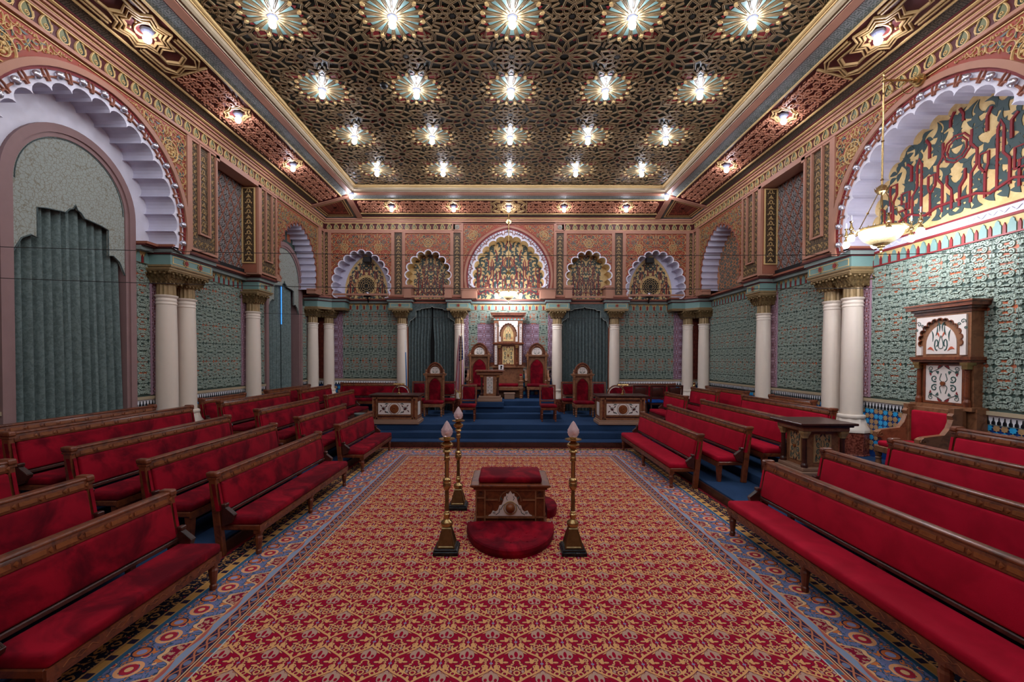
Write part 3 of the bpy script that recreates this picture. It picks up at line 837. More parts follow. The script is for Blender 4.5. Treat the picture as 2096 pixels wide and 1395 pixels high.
def tympanum(k,outline,v0,h,par,half,uc,seed=1):
    """gold field painted with dark green leaves and maroon straps"""
    f=FR(k); m=MB(f); L=[tuple(p) for p in outline]
    m.poly([(L[0][0],v0)]+L+[(L[-1][0],v0)],h); o=m.ob('gilt_tympanum','goldwall',par)
    ins=inside_poly([(L[0][0]+.08,v0+.03)]+[((x-uc)*.95+uc,(y-v0)*.95+v0) for x,y in L]+[(L[-1][0]-.08,v0+.03)])
    top=max(y for x,y in L); H=top-v0
    m=MB(f); rr=random.Random(seed)
    sc=half/1.5
    n=int(150)
    g=.135*sc+.03
    j=0; y=v0+.10
    while y<top:
        x=uc+g*.4; i=0
        while x<uc+half:
            a=rr.choice([pi/4,3*pi/4,-pi/4,pi/2+.3,pi/2-.3,0.2]); 
            for q in ((leaf_poly(x,y,g*1.45,g*.30,a,.6)),(leaf_poly(x,y,g*1.0,g*.32,a+1.35,-.5))):
                for sx in (1,-1):
                    pts=[(x2 if sx>0 else 2*uc-x2,y2) for x2,y2 in q]; A=np.array(pts)
                    if ins(A[:,0],A[:,1]).all(): m.poly(pts,h+.006+rr.random()*.008,h)
            x+=g; i+=1
        y+=g*.92
    m.ob('painted_leaves','slate',o,kind='stuff')
    m=MB(f); w=.036*sc+.006
    hc=[0]
    def rib(P):
        for sx in (1,-1):
            Q=np.array([(uc+sx*a*sc,v0+b*H) for a,b in P]); 
            ok=ins(Q[:,0],Q[:,1])
            # keep the longest inside run
            run=[q for q,kk in zip(Q,ok) if kk]
            if len(run)>1: hc[0]+=.0008; m.ribbon(run,w,.016+hc[0],h0=h,flat=.8)
    rib([(.22,.1),(.22,.34),(.30,.40),(.30,.52),(.22,.58),(.22,.70)])
    rib([(.42,.1),(.42,.30),(.34,.36),(.34,.46),(.46,.46),(.46,.36),(.42,.30)])
    rib([(.58,.12),(.58,.60),(.62,.66),(.66,.60),(.66,.40),(.74,.34),(.74,.14)])
    rib([(.86,.1),(.86,.30),(.95,.30),(.95,.40),(.80,.40),(.80,.24),(1.02,.24)])
    rib([(1.12,.1),(1.12,.36),(1.05,.42),(1.05,.52),(1.18,.52),(1.18,.1)])
    rib([(.06,.1),(.06,.26),(.14,.32),(.14,.40)]); rib([(.10,.80),(.10,.86),(.04,.92)])
    rib([(.44,.62),(.44,.74),(.50,.80)]); rib([(.76,.48),(.76,.62),(.84,.66)]); rib([(1.3,.08),(1.3,.3),(1.38,.34)])
    rib([(0.02,.16),(.3,.16),(.5,.12),(.8,.18),(1.1,.12),(1.35,.14)])
    for r in (.17,.125):
        c0=(uc,v0+H*.60); m.ribbon(star_pts(c0[0],c0[1],r*sc*1.25,9,.93),w*.8,.016,h0=h,closed=True)
    m.ob('painted_straps','red',o,kind='stuff')
    return o
WC=7.43; WS=4.93     # big side arch: centre, spring centre
def polar(uc,vc,r,a0,a1,n): return [(uc+r*math.cos(a0+(a1-a0)*i/n),vc+r*math.sin(a0+(a1-a0)*i/n)) for i in range(n+1)]
def wall_base(nm):
    o=bpy.data.objects.new(nm,None)
def side_wall(k):
    f=FR(k); nm='wall_left' if k=='L' else 'wall_right'
    # deep lower wall (root object)
    m=MB(f); wins=[(7.55,1.17),(14.65,1.2)] if k=='L' else []
    def slab(u0,u1,v0,v1,mi=0): m.box(u0,u1,v0,v1,HD-.18,HD,mi)
    if wins:
        edges=[YF]
        for c,hw in wins: edges+= [c-hw,c+hw]
        edges.append(DR+.2)
        for i in range(0,len(edges),2): slab(edges[i],edges[i+1],-.3,8.1)
        for c,hw in wins:
            vs=5.0 if c<10 else 4.95
            T=[(c-hw,8.1),(c+hw,8.1)]+polar(c,vs,hw,0,pi,20)
            m.poly([(c-hw,8.1),(c+hw,8.1)]+polar(c,vs,hw-.002,0,pi,20),HD,HD-.18)
    else: slab(YF,DR+.2,-.3,8.1)
    root=struct(nm,m,'gwY')
    def part(name,mb,mats,smooth=False,kind=None,par=None): return mb.ob(name,mats,par or root,smooth=smooth,kind=kind)
    # ---- upper storey, front plane
    m=MB(f); m.box(YF,5.40,VB,VT,-.3,0); part('plain_upper_wall',m,'pinkd')
    m=MB(f); m.box(YF,DW,VT,7.46,-.3,0); part('frieze_band',m,'redd')
    m=MB(f); m.box(YF,DW,VT-.0,VT+.055,-.02,.06); m.box(YF,DW,7.33,7.36,-.02,.05); m.box(YF,DW,7.36,7.42,-.02,.09); m.box(YF,DW,7.42,7.48,-.02,.14); part('cornice_moulding',m,'pink')
    m=MB(f); m.box(YF,DW,VT+.055,VT+.075,-.02,.03); m.box(YF,DW,7.31,7.33,-.02,.04); m.box(YF,DW,7.395,7.405,0,.10);part('gilt_fillet',m,'gold')
    sm=MB(f); sm.stamp(PAL,[(0,0,.95,.95,0)])
    first=None
    for i,u in enumerate(np.arange(4.7,DW-.1,.262)):
        if first is None:
            first=sm.ob('palmette',['gold','palfill','green'],root); first.location=(0,u,VT+.078); 
        else: piece(first,(0,u,VT+.078),root)
    # ---- big arch bay
    balls=polar(WC,WS,1.79,math.radians(-6.9),math.radians(186.9),16)[::-1]
    cusps=polar(WC,WS,1.58,math.radians(-12.95),math.radians(192.95),17)[::-1]
    Rr=polar(WC,WS,1.855,math.radians(-12.95),math.radians(192.95),44)[::-1]
    Ro=polar(WC,WS,1.90,math.radians(-12.95),math.radians(192.95),44)[::-1]
    Rp=polar(WC,WS,2.0,math.radians(-11.5),math.radians(191.5),44)[::-1]
    spandrel(k,5.42,9.44,VB,VT,Rp,root,'redp',ros=[(5.42+.52,VT-.55,.2),(9.44-.52,VT-.55,.2)],dense=.46)
    big_arch(k,WC,WS,cusps,balls,Ro,Rr,Rp,root,HD+.0,'silver')
    m=MB(f); m.box(9.36,9.46,VB,VT,-.02,.05); m.box(5.40,5.5,VB,VT,-.02,.05); part('arch_bay_post',m,'pink')
    m=MB(f); m.lathe(0,0,[(.0,0)],3) if 0 else None
    # white wall behind arch (window side) or gilt tympanum (right)
    if k=='R':
        tympanum(k,polar(WC,WS,1.72,math.radians(-7),math.radians(187),30)[::-1],4.69,HD+.02,root,1.6,WC,3)
        m=MB(f); m.box(5.2,9.75,4.53,4.66,HD,HD+.03); part('arabesque_band',m,'silver')
        m=MB(f); 
        for i,u in enumerate(np.arange(5.3,9.7,.16)):
            m.ribbon([(u+x,4.595+.028*math.sin(x*40)) for x in np.linspace(0,.16,9)],.016,.016,h0=HD+.03); 
        part('arabesque_vine',m,'white',kind='stuff')
        m=MB(f); m.box(5.2,9.75,4.66,4.69,HD,HD+.05); m.box(5.2,9.75,4.49,4.53,HD,HD+.05); m.box(5.2,9.75,4.225,4.25,HD,HD+.05); part('red_fillet',m,'red')
    else:
        m=MB(f); c,vs,hw=7.55,5.0,1.17
        m.poly(polar(c,vs,hw,0,pi,24)+[(c-hw,4.5),(WC-1.75,4.5),(WC-1.75,6.8),(WC+1.75,6.8),(WC+1.75,4.5),(c+hw,4.5)],HD+.01); part('white_arch_back',m,'white')
    # pier panels
    pierpanel(k,9.46,10.34,4.66,VT,root,'darkY')
    # lattice recess
    m=MB(f); m.box(10.34,12.02,4.70,VT,-.50,-.40); o=part('recess_back',m,'black')
    m=MB(f); g=.21
    for s in (1,-1):
        for q in np.arange(-3,14,1):
            a=(10.34+q*g*1.55 if s>0 else 12.02-q*g*1.55,4.62)
            P=[(a[0]+s*t*.62,a[1]+t) for t in np.linspace(0,2.4,25)]
            run=[p for p in P if 10.36<p[0]<12.0]
            if len(run)>1: m.ribbon(run,.028,.03,h0=-.40)
    part('diagonal_fret',m,'pinkd',kind='stuff',par=o)
    m=MB(f)
    for j,v in enumerate(np.arange(4.75,7.0,.165)):
        for i,u in enumerate(np.arange(10.45+(j%2)*.09,12.0,.18)):
            m.ribbon(star_pts(u,v,.085,8,.72),.016,.02,h0=-.40,closed=True); m.ribbon(star_pts(u,v,.04,6,.8),.012,.02,h0=-.40,closed=True)
    part('star_fret',m,'screen',kind='stuff',par=o)
    m=MB(f); m.box(10.30,10.34,4.66,VT,-.42,0); m.box(12.004,12.018,4.66,VT-.02,-.42,0); m.box(10.34,12.02,VT-.04,VT,-.42,0); part('recess_jamb',m,'pinkd')
    # jamb ornament faces (perpendicular to the wall)
    def jf(P):   # local u -> depth, v -> z, h -> towards -y
        Q=np.stack([np.full(len(P),0)+12.02-P[:,2],P[:,1],-P[:,0]],1); return f(Q)
    m=MB(jf); m.box(.02,.38,4.9,VT-.1,.0165,.022,0); part('jamb_filigree',m,'darkX')
    m=MB(lambda P: jf(P+np.array([0,0,.02]))); m.stamp(MOT,[(.2,v,1.1,1.0,0) for v in np.arange(5.1,6.85,.28)]); framebox(m,.02,.38,4.9,VT-.1,.03,.03); part('jamb_ornament',m,'gold',kind='stuff')
    m=MB(f); m.box(10.30,12.15,4.64,4.74,-.55,-.33); part('recess_sill',m,'dark')
    m=MB(f); m.box(12.02,12.15,4.62,VT,-.3,.06); m.box(10.30,10.40,VT-.12,VT,-.3,.06); m.box(10.3,12.15,VT-.07,VT,-.3,.06); part('recess_frame',m,'pink')
    pierpanel(k,12.15,13.02,4.66,VT,root,'darkY')
    # ---- small arch bay
    uc=14.45; A=arch_pts(uc,5.2,1.22,1.42,22,below=.45); sc=scallop(A,1.0,5)
    spandrel(k,13.02,15.92,VB,VT,sc,root,'redp',dense=.40,c1='goldd')
    intrados(k,sc,0,HD,'silver',root)
    f2=offs(A,.07)
    m=MB(f); m.ribbon(offs(sc,.02),.045,.04); part('scallop_rim',m,'pinkd')
    m=MB(f); m.box(13.02,uc-1.18,VB,4.80,-.28,.03); m.box(uc+1.18,15.95,VB,4.80,-.28,.03); part('arch_impost',m,'pink')
    if k=='R':
        m=MB(f); m.poly([(uc-1.4,4.5)]+[(a,b) for a,b in offs(A,.16)]+[(uc+1.4,4.5)],HD+.02); MT['ochre']=solid('ochre_ground','#a56f4a',.5); o=part('painted_tympanum',m,'ochre')
        m=MB(f); T=T_scroll(.62,.40,.018,.012); m.stamp(T,[(u,v,1,1,pi/2) for u in np.arange(uc-1.05,uc+1.3,.40) for v in np.arange(4.9,6.9,.62)],inside_poly([(uc-1.15,4.6)]+A+[(uc+1.15,4.6)])); 
        V=[v.copy() for v in m.V]; m2=MB(); m2.V=[v+np.array([-(HD+.02),0,0]) if k=='R' else v for v in V]; m2.F=m.F; m2.M=m.M; m2.n=m.n
        m2.ob('tympanum_scrolls','leafgrey',o,kind='stuff')
    m=MB(f); m.box(15.92,16.10,VB,VT,-.3,.05); part('corner_post',m,'pink')
    pilaster(k,16.10,16.42,4.66,VT,root,'darkY')
    # ---- entablature
    m=MB(f)
    segs=[(YF,5.05),(10.3,11.25),(12.6,13.4) if k=='L' else (12.6,15.1)]
    if k=='R': segs.append((15.1,16.0))
    for a,b in [(10.3,12.4),(12.95,(13.45 if k=='L' else 16.3))]+([] if k=='R' else [(8.73,9.15)]):
        m.box(a,b,4.56,4.59,HD-.02,HD+.24,0); m.box(a,b,4.48,4.56,HD-.02,HD+.16,1); m.box(a,b,4.59,4.64,HD-.02,HD+.28,2)
    part('string_cornice',m,['redd','grey','pinkd'])
    m=MB(f)
    for a,b in [(10.3,12.4),(12.95,(13.45 if k=='L' else 16.3))]+([(5.1,9.7)] if k=='R' else [(8.73,9.15)]):
        m.box(a,b,4.25,4.50,HD-.01,HD+.012,0)
        for i,u in enumerate(np.arange(a+.1,b-.06,.20)):
            m.poly([(u-.058,4.255),(u-.058,4.38),(u-.035,4.41),(u-.033,4.44),(u,4.475),(u+.033,4.44),(u+.035,4.41),(u+.058,4.38),(u+.058,4.255)],HD+.03,HD,mi=1)
            m.poly([(u+.077,4.255),(u+.077,4.36),(u+.1,4.42),(u+.123,4.36),(u+.123,4.255)],HD+.03,HD,mi=2)
    part('arcaded_frieze',m,['gold','teal','red'])
    def block(u0,u1,hp,nm='entablature_block'):
        m=MB(f)
        m.box(u0,u1,4.25,4.46,HD,hp,0); m.box(u0-.03,u1+.03,4.46,4.49,HD,hp+.03,1); m.box(u0-.05,u1+.05,4.49,4.565,HD,hp+.06,2); m.box(u0-.09,u1+.09,4.565,4.60,HD,hp+.12,1); m.box(u0-.06,u1+.06,4.60,4.65,HD,hp+.10,3)
        m.box(u0-.02,u1+.02,4.21,4.25,HD,hp+.03,4); m.box(u0,u1,4.17,4.21,HD,hp+.0,4)
        framebox(m,u0+.06,u1-.06,4.28,4.43,.014,hp+.012,5,h0=hp)
        n=2 if u1-u0>.9 else 1
        for i in range(n):
            u=u0+(u1-u0)*(i+1)/(n+1); m.poly(star_pts(u,4.355,.085,8,.8),hp+.02,hp,mi=4); m.poly(star_pts(u,4.355,.05,8,.8),hp+.03,hp,mi=6)
        return m.ob(nm,['teal','redd','grey','pinkd','bronze','gold','red'],root)
    block(9.08,10.38,-.12); block(12.31,13.02,-.12); block(4.50,5.74,-.12)
    # ---- lower wall facings
    def relief(u0,u1,v0=1.60,v1=4.24):
        m=MB(f); n=max(1,round((u1-u0)/.38)); st=(u1-u0)/n; nv=6; sv=(v1-v0)/nv
        m.stamp(GREEN,[(u0+st*(i+.5),v0+sv*(j+.5),st/.38,sv/.435,0) for i in range(n) for j in range(nv)])
        off=np.array([(-HD if k=='R' else HD),0,0]); m.V=[v+off for v in m.V]
        part('scroll_tile_relief',m,'sage',kind='stuff')
    greens=[(2.0,9.12),(10.40,12.25),(13.0,16.3)] if k=='R' else [(2.0,6.36),(8.74,9.12),(10.40,12.25),(13.0,13.42),(15.9,16.3)]
    for a,b in greens: relief(a,b)
    m=MB(f)
    for a,b in [(9.12,9.5),(10.1,10.40),(12.25,13.0),(16.3,17.05)]: m.box(a,b,1.58,4.24,HD-.02,HD+.02,0)
    part('filigree_strip',m,'purpY')
    m=MB(f); m.box(9.5,10.1,1.58,4.24,HD-.02,HD+.03); part('red_panel',m,'redfil')
    m=MB(f)
    for a in [9.12,9.5,10.1,10.4,12.25,13.0]: m.box(a-.012,a+.012,1.58,4.12,HD-.01,HD+.045)
    part('cream_bead',m,'purple')
    # dado
    rng=[(YF,7.55-1.17),(7.55+1.17,14.65-1.2),(14.65+1.2,DR)] if k=='L' else [(YF,DR)]
    m=MB(f)
    for a,b in rng: m.box(a,b,1.50,1.56,HD-.02,HD+.05,0); m.box(a,b,1.36,1.50,HD-.02,HD+.012,1); m.box(a,b,1.345,1.36,HD-.02,HD+.02,2); m.box(a,b,ZPS-.1,1.345,HD-.02,HD+.008,3)
    dado=part('dado',m,['beige','twhite','grey','navy'])
    mm=MB(f); mm.poly([(-.022,0),(-.022,.03),(-.014,.05),(-.006,.055),(-.003,.08),(0,.11),(.003,.08),(.006,.055),(.014,.05),(.022,.03),(.022,0)],.0,-.03)
    first=None; rest=MB(f)
    for a,b in rng:
        for u in np.arange(max(a,5.2)+.04,b,.078):
            x=(HD+.03)*(-1 if k=='R' else 1)*1.0
            if first is None: first=mm.ob('black_merlon','tblack',dado); first.location=(x*1.0,u,1.362); 
            else: piece(first,(x,u,1.362),dado)
    stars={}
    cnt=0
    for j,v in enumerate(np.arange(.55,1.33,.108)):
        for a,b in rng:
            i0=int((max(a,5.5))/.11)
            for i in range(i0,int(b/.11)):
                u=i*.11+.05
                if u<a+.05 or u>b-.05: continue
                c='tblue' if (i+2*j)%4 in ((0,1) if j%2==0 else (1,2)) and (i+j)%2==0 or (i*7+j*3)%5==0 else 'ttan'
                near=(k=='R' and 6.3<u<9.2 and v>.7) or (k=='L' and 8.7<u<10.2 and v>.9)
                if near and cnt<298:
                    x=(HD+.018)*(-1 if k=='R' else 1); cnt+=1
                    if c not in stars:
                        s_=MB(f); s_.poly(star_pts(0,0,.055,8,.76),.0,-.012); stars[c]=s_.ob('star_tile',c,dado); stars[c].location=(x,u,v)
                    else: piece(stars[c],(x,u,v),dado)
                else:
                    rest.poly(star_pts(u,v,.055,8,.76),HD+.018,HD,mi=0 if c=='tblue' else 1)
    rest.ob('distant_star_tiles',['tblue','ttan'],dado,kind='stuff')
    return root
WL=side_wall('L'); WRT=side_wall('R')
# ================================================================ BACK WALL
def back_wall():
    k='B'; f=FR(k); D2=DW-DR     # deep plane h (negative)
    m=MB(f); m.box(-7.6,7.6,-.3,8.1,D2-.25,D2); root=struct('wall_back',m,'gwX')
    def part(name,mb,mats,smooth=False,kind=None,par=None): return mb.ob(name,mats,par or root,smooth=smooth,kind=kind)
    m=MB(f)
    for s in (-1,1): m.box(*sorted((s*1.98,s*W)),7.05,7.46,-.3,0)
    m.box(-1.98,1.98,7.34,7.46,-.3,0); part('frieze_band',m,'redd')
    m=MB(f)
    for s in (-1,1):
        m.box(*sorted((s*2.02,s*W)),7.03,7.085,-.02,.05)
    m.box(-W,W,7.33,7.36,-.02,.05); m.box(-W,W,7.36,7.42,-.02,.09); m.box(-W,W,7.42,7.48,-.02,.14); part('cornice_moulding',m,'pink')
    m=MB(f)
    for s in (-1,1): m.box(*sorted((s*2.02,s*W)),7.085,7.10,-.02,.03)
    m.box(-W,W,7.31,7.33,-.02,.04); m.box(-W,W,7.395,7.405,0,.10); part('gilt_fillet',m,'gold')
    sm=MB(lambda P: np.stack([P[:,0],-P[:,2],P[:,1]],1)); sm.stamp(PAL,[(0,0,.85,.85,0)]); first=None
    for s in (-1,1):
        for u in np.arange(2.18,6.7,.262):
            if first is None: first=sm.ob('palmette',['gold','palfill','green'],root); first.location=(s*u,DW,7.10)
            else: piece(first,(s*u,DW,7.10),root)
    for s in (-1,1):
        # corner, pilasters
        pilaster(k,*sorted((s*6.62,s*6.83)),4.66,7.03,root,'darkX')
        pilaster(k,*sorted((s*3.88,s*4.26)),4.66,7.03,root,'darkX')
        pilaster(k,*sorted((s*1.72,s*2.08)),4.66,7.03,root,'darkX')
        m=MB(f); m.box(*sorted((s*1.72,s*2.08)),7.03,7.34,-.3,0); framebox(m,*sorted((s*1.72,s*2.08)),7.05,7.34,.04,.05); o=part('rosette_square',m,'pink')
        m=MB(f)
        for i in range(9):
            a=2*pi*i/9; c,q=math.cos(a),math.sin(a); P=leaf_poly(s*1.9+.02*c,7.195+.02*q,.075,.016,a,.3); m.poly(P,.03,0)
        part('whirl_rosette',m,'sage',par=o)
        # bay with the pointed gold tympanum and round grille
        uc=s*5.44; A=arch_pts(uc,5.05,.955,1.19,15,below=.45); sc=scallop(A,1.05,7)
        spandrel(k,*sorted((s*4.26,s*6.62)),VB,7.03,sc,root,'redp',dense=.44,ros=[(uc-.62,6.45,.13),(uc+.62,6.45,.13)])
        framep=MB(f); framebox(framep,*sorted((s*4.26,s*6.62)),VB+.05,7.03,.07,.045); part('bay_frame',framep,'pink')
        m=MB(f); m.ribbon(offs(sc,.012),.045,.05,flat=.5); part('white_scallop_rim',m,'white')
        intrados(k,sc,0,D2,'silver',root)
        m=MB(f); TY=arch_pts(uc-s*.0,4.9,.82,1.42,20,below=.35); m.poly([(uc-1.15,4.5),(uc-1.15,6.6),(uc+1.15,6.6),(uc+1.15,4.5)]+TY[::-1],D2+.03,D2); part('white_arch_back',m,'silver')
        o=tympanum(k,TY,4.52,D2+.01,root,.8,uc,5)
        m=MB(f); m.ribbon(arc(uc,5.12,.40,0,2*pi*.98,30),.03,.03,h0=D2+.015,closed=True); m.poly(arc(uc,5.12,.38,0,2*pi*.97,26),D2+.03,D2); og=part('grille_disc',m,'goldwall',par=o)
        m=MB(f); m.poly(arc(uc,5.12,.32,0,2*pi*.97,24),D2+.04,D2+.03); part('grille_ground',m,'black',par=og)
        m=MB(f)
        for r,n in ((.08,8),(.16,12),(.24,16),(.30,24)):
            zz=[(uc+(r+(.05 if i%2 else 0))*math.cos(pi*i/n),5.12+(r+(.05 if i%2 else 0))*math.sin(pi*i/n)) for i in range(2*n)]
            m.ribbon(zz,.018,.012,h0=D2+.04,closed=True)
        part('grille_lattice',m,'gold',par=og)
        # bay over the curtain, plain scalloped arch
        uc=s*2.97; A=arch_pts(uc,5.4,.70,.82,11,below=.38); sc=scallop(A,1.15,8)
        low=[(uc-.70+.05,4.88)]; 
        spandrel(k,*sorted((s*2.08,s*3.88)),4.6,7.03,sc,root,'redp',dense=.44,ros=[(uc,6.62,.16)])
        fp=MB(f); framebox(fp,*sorted((s*2.08,s*3.88)),4.6,7.03,.07,.045); 
        for q in (-1,1): fp.box(*sorted((uc+q*.62,uc+q*.88)),4.58,5.02,D2,.10); fp.box(*sorted((uc+q*.58,uc+q*.90)),4.97,5.05,D2,.14)
        part('bay_frame',fp,'pink')
        m=MB(f); m.ribbon(offs(sc,.012),.05,.05,flat=.5); part('white_scallop_rim',m,'white')
        intrados(k,sc,0,D2,'goldwall',root)
        tympanum(k,[(uc-.95,4.62),(uc-.95,6.6),(uc+.95,6.6),(uc+.95,4.62)],4.55,D2+.01,root,.62,uc,8+s)
    # central bay
    A0=arch_pts(0,5.36,1.44,1.69,14,below=.29)
    balls=A0
    cus=arch_pts(0,5.36,1.22,1.46,15,below=.36)
    Rr=[tuple(p) for p in offs(arch_pts(0,5.36,1.44,1.69,40,below=.42),.065)]; Ro=[tuple(p) for p in offs(arch_pts(0,5.36,1.44,1.69,40,below=.42),.12)]; Rp=[tuple(p) for p in offs(arch_pts(0,5.36,1.44,1.69,40,below=.42),.20)]
    spandrel(k,-1.72,1.72,4.90,7.36,Rp,root,'redp',dense=.40,ros=[(-1.32,6.9,.16),(1.32,6.9,.16)])
    big_arch(k,0,5.36,cus,balls,Ro,Rr,Rp,root,D2,'goldwall')
    m=MB(f)
    for q in (-1,1): m.box(*sorted((q*1.18,q*1.72)),4.56,4.90,D2,.12); m.box(*sorted((q*1.14,q*1.74)),4.86,4.93,D2,.16)
    framebox(m,-1.72,1.72,4.9,7.36,.05,.05); part('bay_frame',m,'pink')
    tympanum(k,[(-1.66,4.60),(-1.66,7.0),(1.66,7.0),(1.66,4.60)],4.52,D2+.01,root,1.5,0,11)
    # entablature
    m=MB(f)
    for a,b in ((-6.5,-4.3),(-3.5,-2.1),(-1.5,1.5),(2.1,3.5),(4.3,6.5)):
        m.box(a,b,4.52,4.55,D2,D2+.24,0); m.box(a,b,4.44,4.52,D2,D2+.16,1); m.box(a,b,4.55,4.60,D2,D2+.26,2)
    part('string_cornice',m,['redd','grey','pinkd'])
    m=MB(f)
    for a,b in ((-6.3,-4.3),(-1.5,1.5),(4.3,6.3)):
        m.box(a,b,4.20,4.45,D2,D2+.012,0)
        for u in np.arange(a+.12,b-.06,.26):
            m.poly([(u-.07,4.21),(u-.07,4.34),(u-.04,4.38),(u,4.43),(u+.04,4.38),(u+.07,4.34),(u+.07,4.21)],D2+.03,D2,mi=1)
            m.poly([(u+.10,4.21),(u+.10,4.33),(u+.13,4.38),(u+.16,4.33),(u+.16,4.21)],D2+.03,D2,mi=2)
    part('arcaded_frieze',m,['gold','teal','red'])
    for c,hw in ((-4.04,.42),(-1.86,.42),(1.86,.42),(4.04,.42)):
        m=MB(f); u0,u1,hp=c-hw,c+hw,-.08; D=D2
        m.box(u0,u1,4.22,4.43,D,hp,0); m.box(u0-.03,u1+.03,4.43,4.46,D,hp+.03,1); m.box(u0-.05,u1+.05,4.46,4.53,D,hp+.06,2); m.box(u0-.10,u1+.10,4.53,4.565,D,hp+.12,1); m.box(u0-.06,u1+.06,4.565,4.62,D,hp+.10,3); m.box(u0-.02,u1+.02,4.18,4.22,D,hp+.02,4); m.box(u0,u1,4.14,4.18,D,hp,4)
        framebox(m,u0+.06,u1-.06,4.25,4.40,.014,hp+.012,5,h0=hp); m.poly(star_pts(c,4.325,.075,8,.8),hp+.02,hp,mi=4); m.poly(star_pts(c,4.325,.045,8,.8),hp+.03,hp,mi=6)
        m.box(u0+.02,u1-.02,4.61,4.67,-.3,.07,3)
        m.ob('entablature_block',['teal','redd','grey','pinkd','bronze','gold','red'],root)
    for s in (-1,1):
        m=MB(lambda P: P)
        def pr(e,z0,z1,mi):
            P=[(7.42,16.15-e),(6.95-e,16.15-e),(6.58-e*.6,16.53-e*.9),(6.1-e,16.53-e),(6.1-e,17.05),(7.42,17.05)]; n=len(P)
            V=[(s*x,y,z) for z in (z0,z1) for x,y in P]; m.add(V,[tuple(range(n)),tuple(range(n,2*n))]+[(i,(i+1)%n,n+(i+1)%n,n+i) for i in range(n)],mi)
        pr(0,4.23,4.44,0); pr(.03,4.44,4.47,1); pr(.06,4.47,4.545,2); pr(.12,4.545,4.58,1); pr(.09,4.58,4.63,3); pr(.02,4.19,4.23,4); pr(0,4.15,4.19,4)
        m.ob('corner_entablature',['teal','redd','grey','pinkd','bronze'],root)
    # lower facings
    def relief(u0,u1,v0=1.60,v1=4.24):
        m=MB(f); n=max(1,round((u1-u0)/.38)); st=(u1-u0)/n; nv=max(1,round((v1-v0)/.43)); sv=(v1-v0)/nv
        m.stamp(GREEN,[(u0+st*(i+.5),v0+sv*(j+.5),st/.38,sv/.435,0) for i in range(n) for j in range(nv)])
        m.V=[v+np.array([0,-D2,0]) for v in m.V]; part('scroll_tile_relief',m,'sage',kind='stuff')
    for s in (-1,1):
        relief(*sorted((s*4.20,s*6.35))); relief(*sorted((s*1.18,s*1.52)),1.98,4.20)
    relief(-1.18,1.18,3.7,4.20)
    m=MB(f)
    for s in (-1,1):
        for a,b in ((6.35,6.9),(1.52,2.1),(3.6,4.2)): m.box(*sorted((s*a,s*b)),1.58,4.12,D2,D2+.02)
        m.box(*sorted((s*.5,s*1.18)),2.2,3.68,D2,D2+.02)
    part('filigree_strip',m,'purpX')
    m=MB(f); 
    for s in (-1,1): m.box(*sorted((s*6.9,s*7.4)),1.58,4.12,D2,D2+.03)
    part('red_panel',m,'redfil')
    for s in (-1,1):
        for r in range(1): pass
    m=MB(f)
    for s in (-1,1):
        a,b=sorted((s*3.8,s*7.4)); m.box(a,b,1.50,1.57,D2,D2+.05,0); m.box(a,b,1.36,1.50,D2,D2+.012,1); m.box(a,b,1.345,1.36,D2,D2+.02,2); m.box(a,b,ZPS,1.345,D2,D2+.008,3)
    m.box(-1.75,1.75,1.98,2.04,D2,D2+.05,0); m.box(-1.75,1.75,1.84,1.98,D2,D2+.012,1); m.box(-1.75,1.75,ZPS,1.84,D2,D2+.008,3)
    dado=part('dado',m,['beige','twhite','grey','navy'])
    mm=MB(lambda P: np.stack([P[:,0],-P[:,2],P[:,1]],1)); mm.poly([(-.030,0),(-.028,.02),(-.014,.05),(-.005,.07),(0,.11),(.005,.07),(.014,.05),(.028,.02),(.030,0)],.0,-.03); first=None
    for us,v in ((list(np.arange(3.95,7.4,.095))+list(-np.arange(3.95,7.4,.095)),1.362),(list(np.arange(-1.7,1.71,.095)),1.845)):
        for u in us:
            if first is None: first=mm.ob('black_merlon','tblack',dado); first.location=(u,DR-.03,v)
            else: piece(first,(u,DR-.03,v),dado)
    m=MB(f)
    for u0,u1,v0,v1,st in ((-7.4,-3.9,.6,1.3,.14),(3.9,7.4,.6,1.3,.14),(-1.7,1.7,.96,1.8,.16)):
        for j,v in enumerate(np.arange(v0+.02,v1,st)):
            for i,u in enumerate(np.arange(u0,u1,st)): m.poly(star_pts(u+.07,v+.05,st*.47,8,.76),D2+.02,D2,mi=(i+j)%2)
    part('distant_star_tiles',m,['tblue','ttan'],kind='stuff',par=dado)
    return root
back_wall()
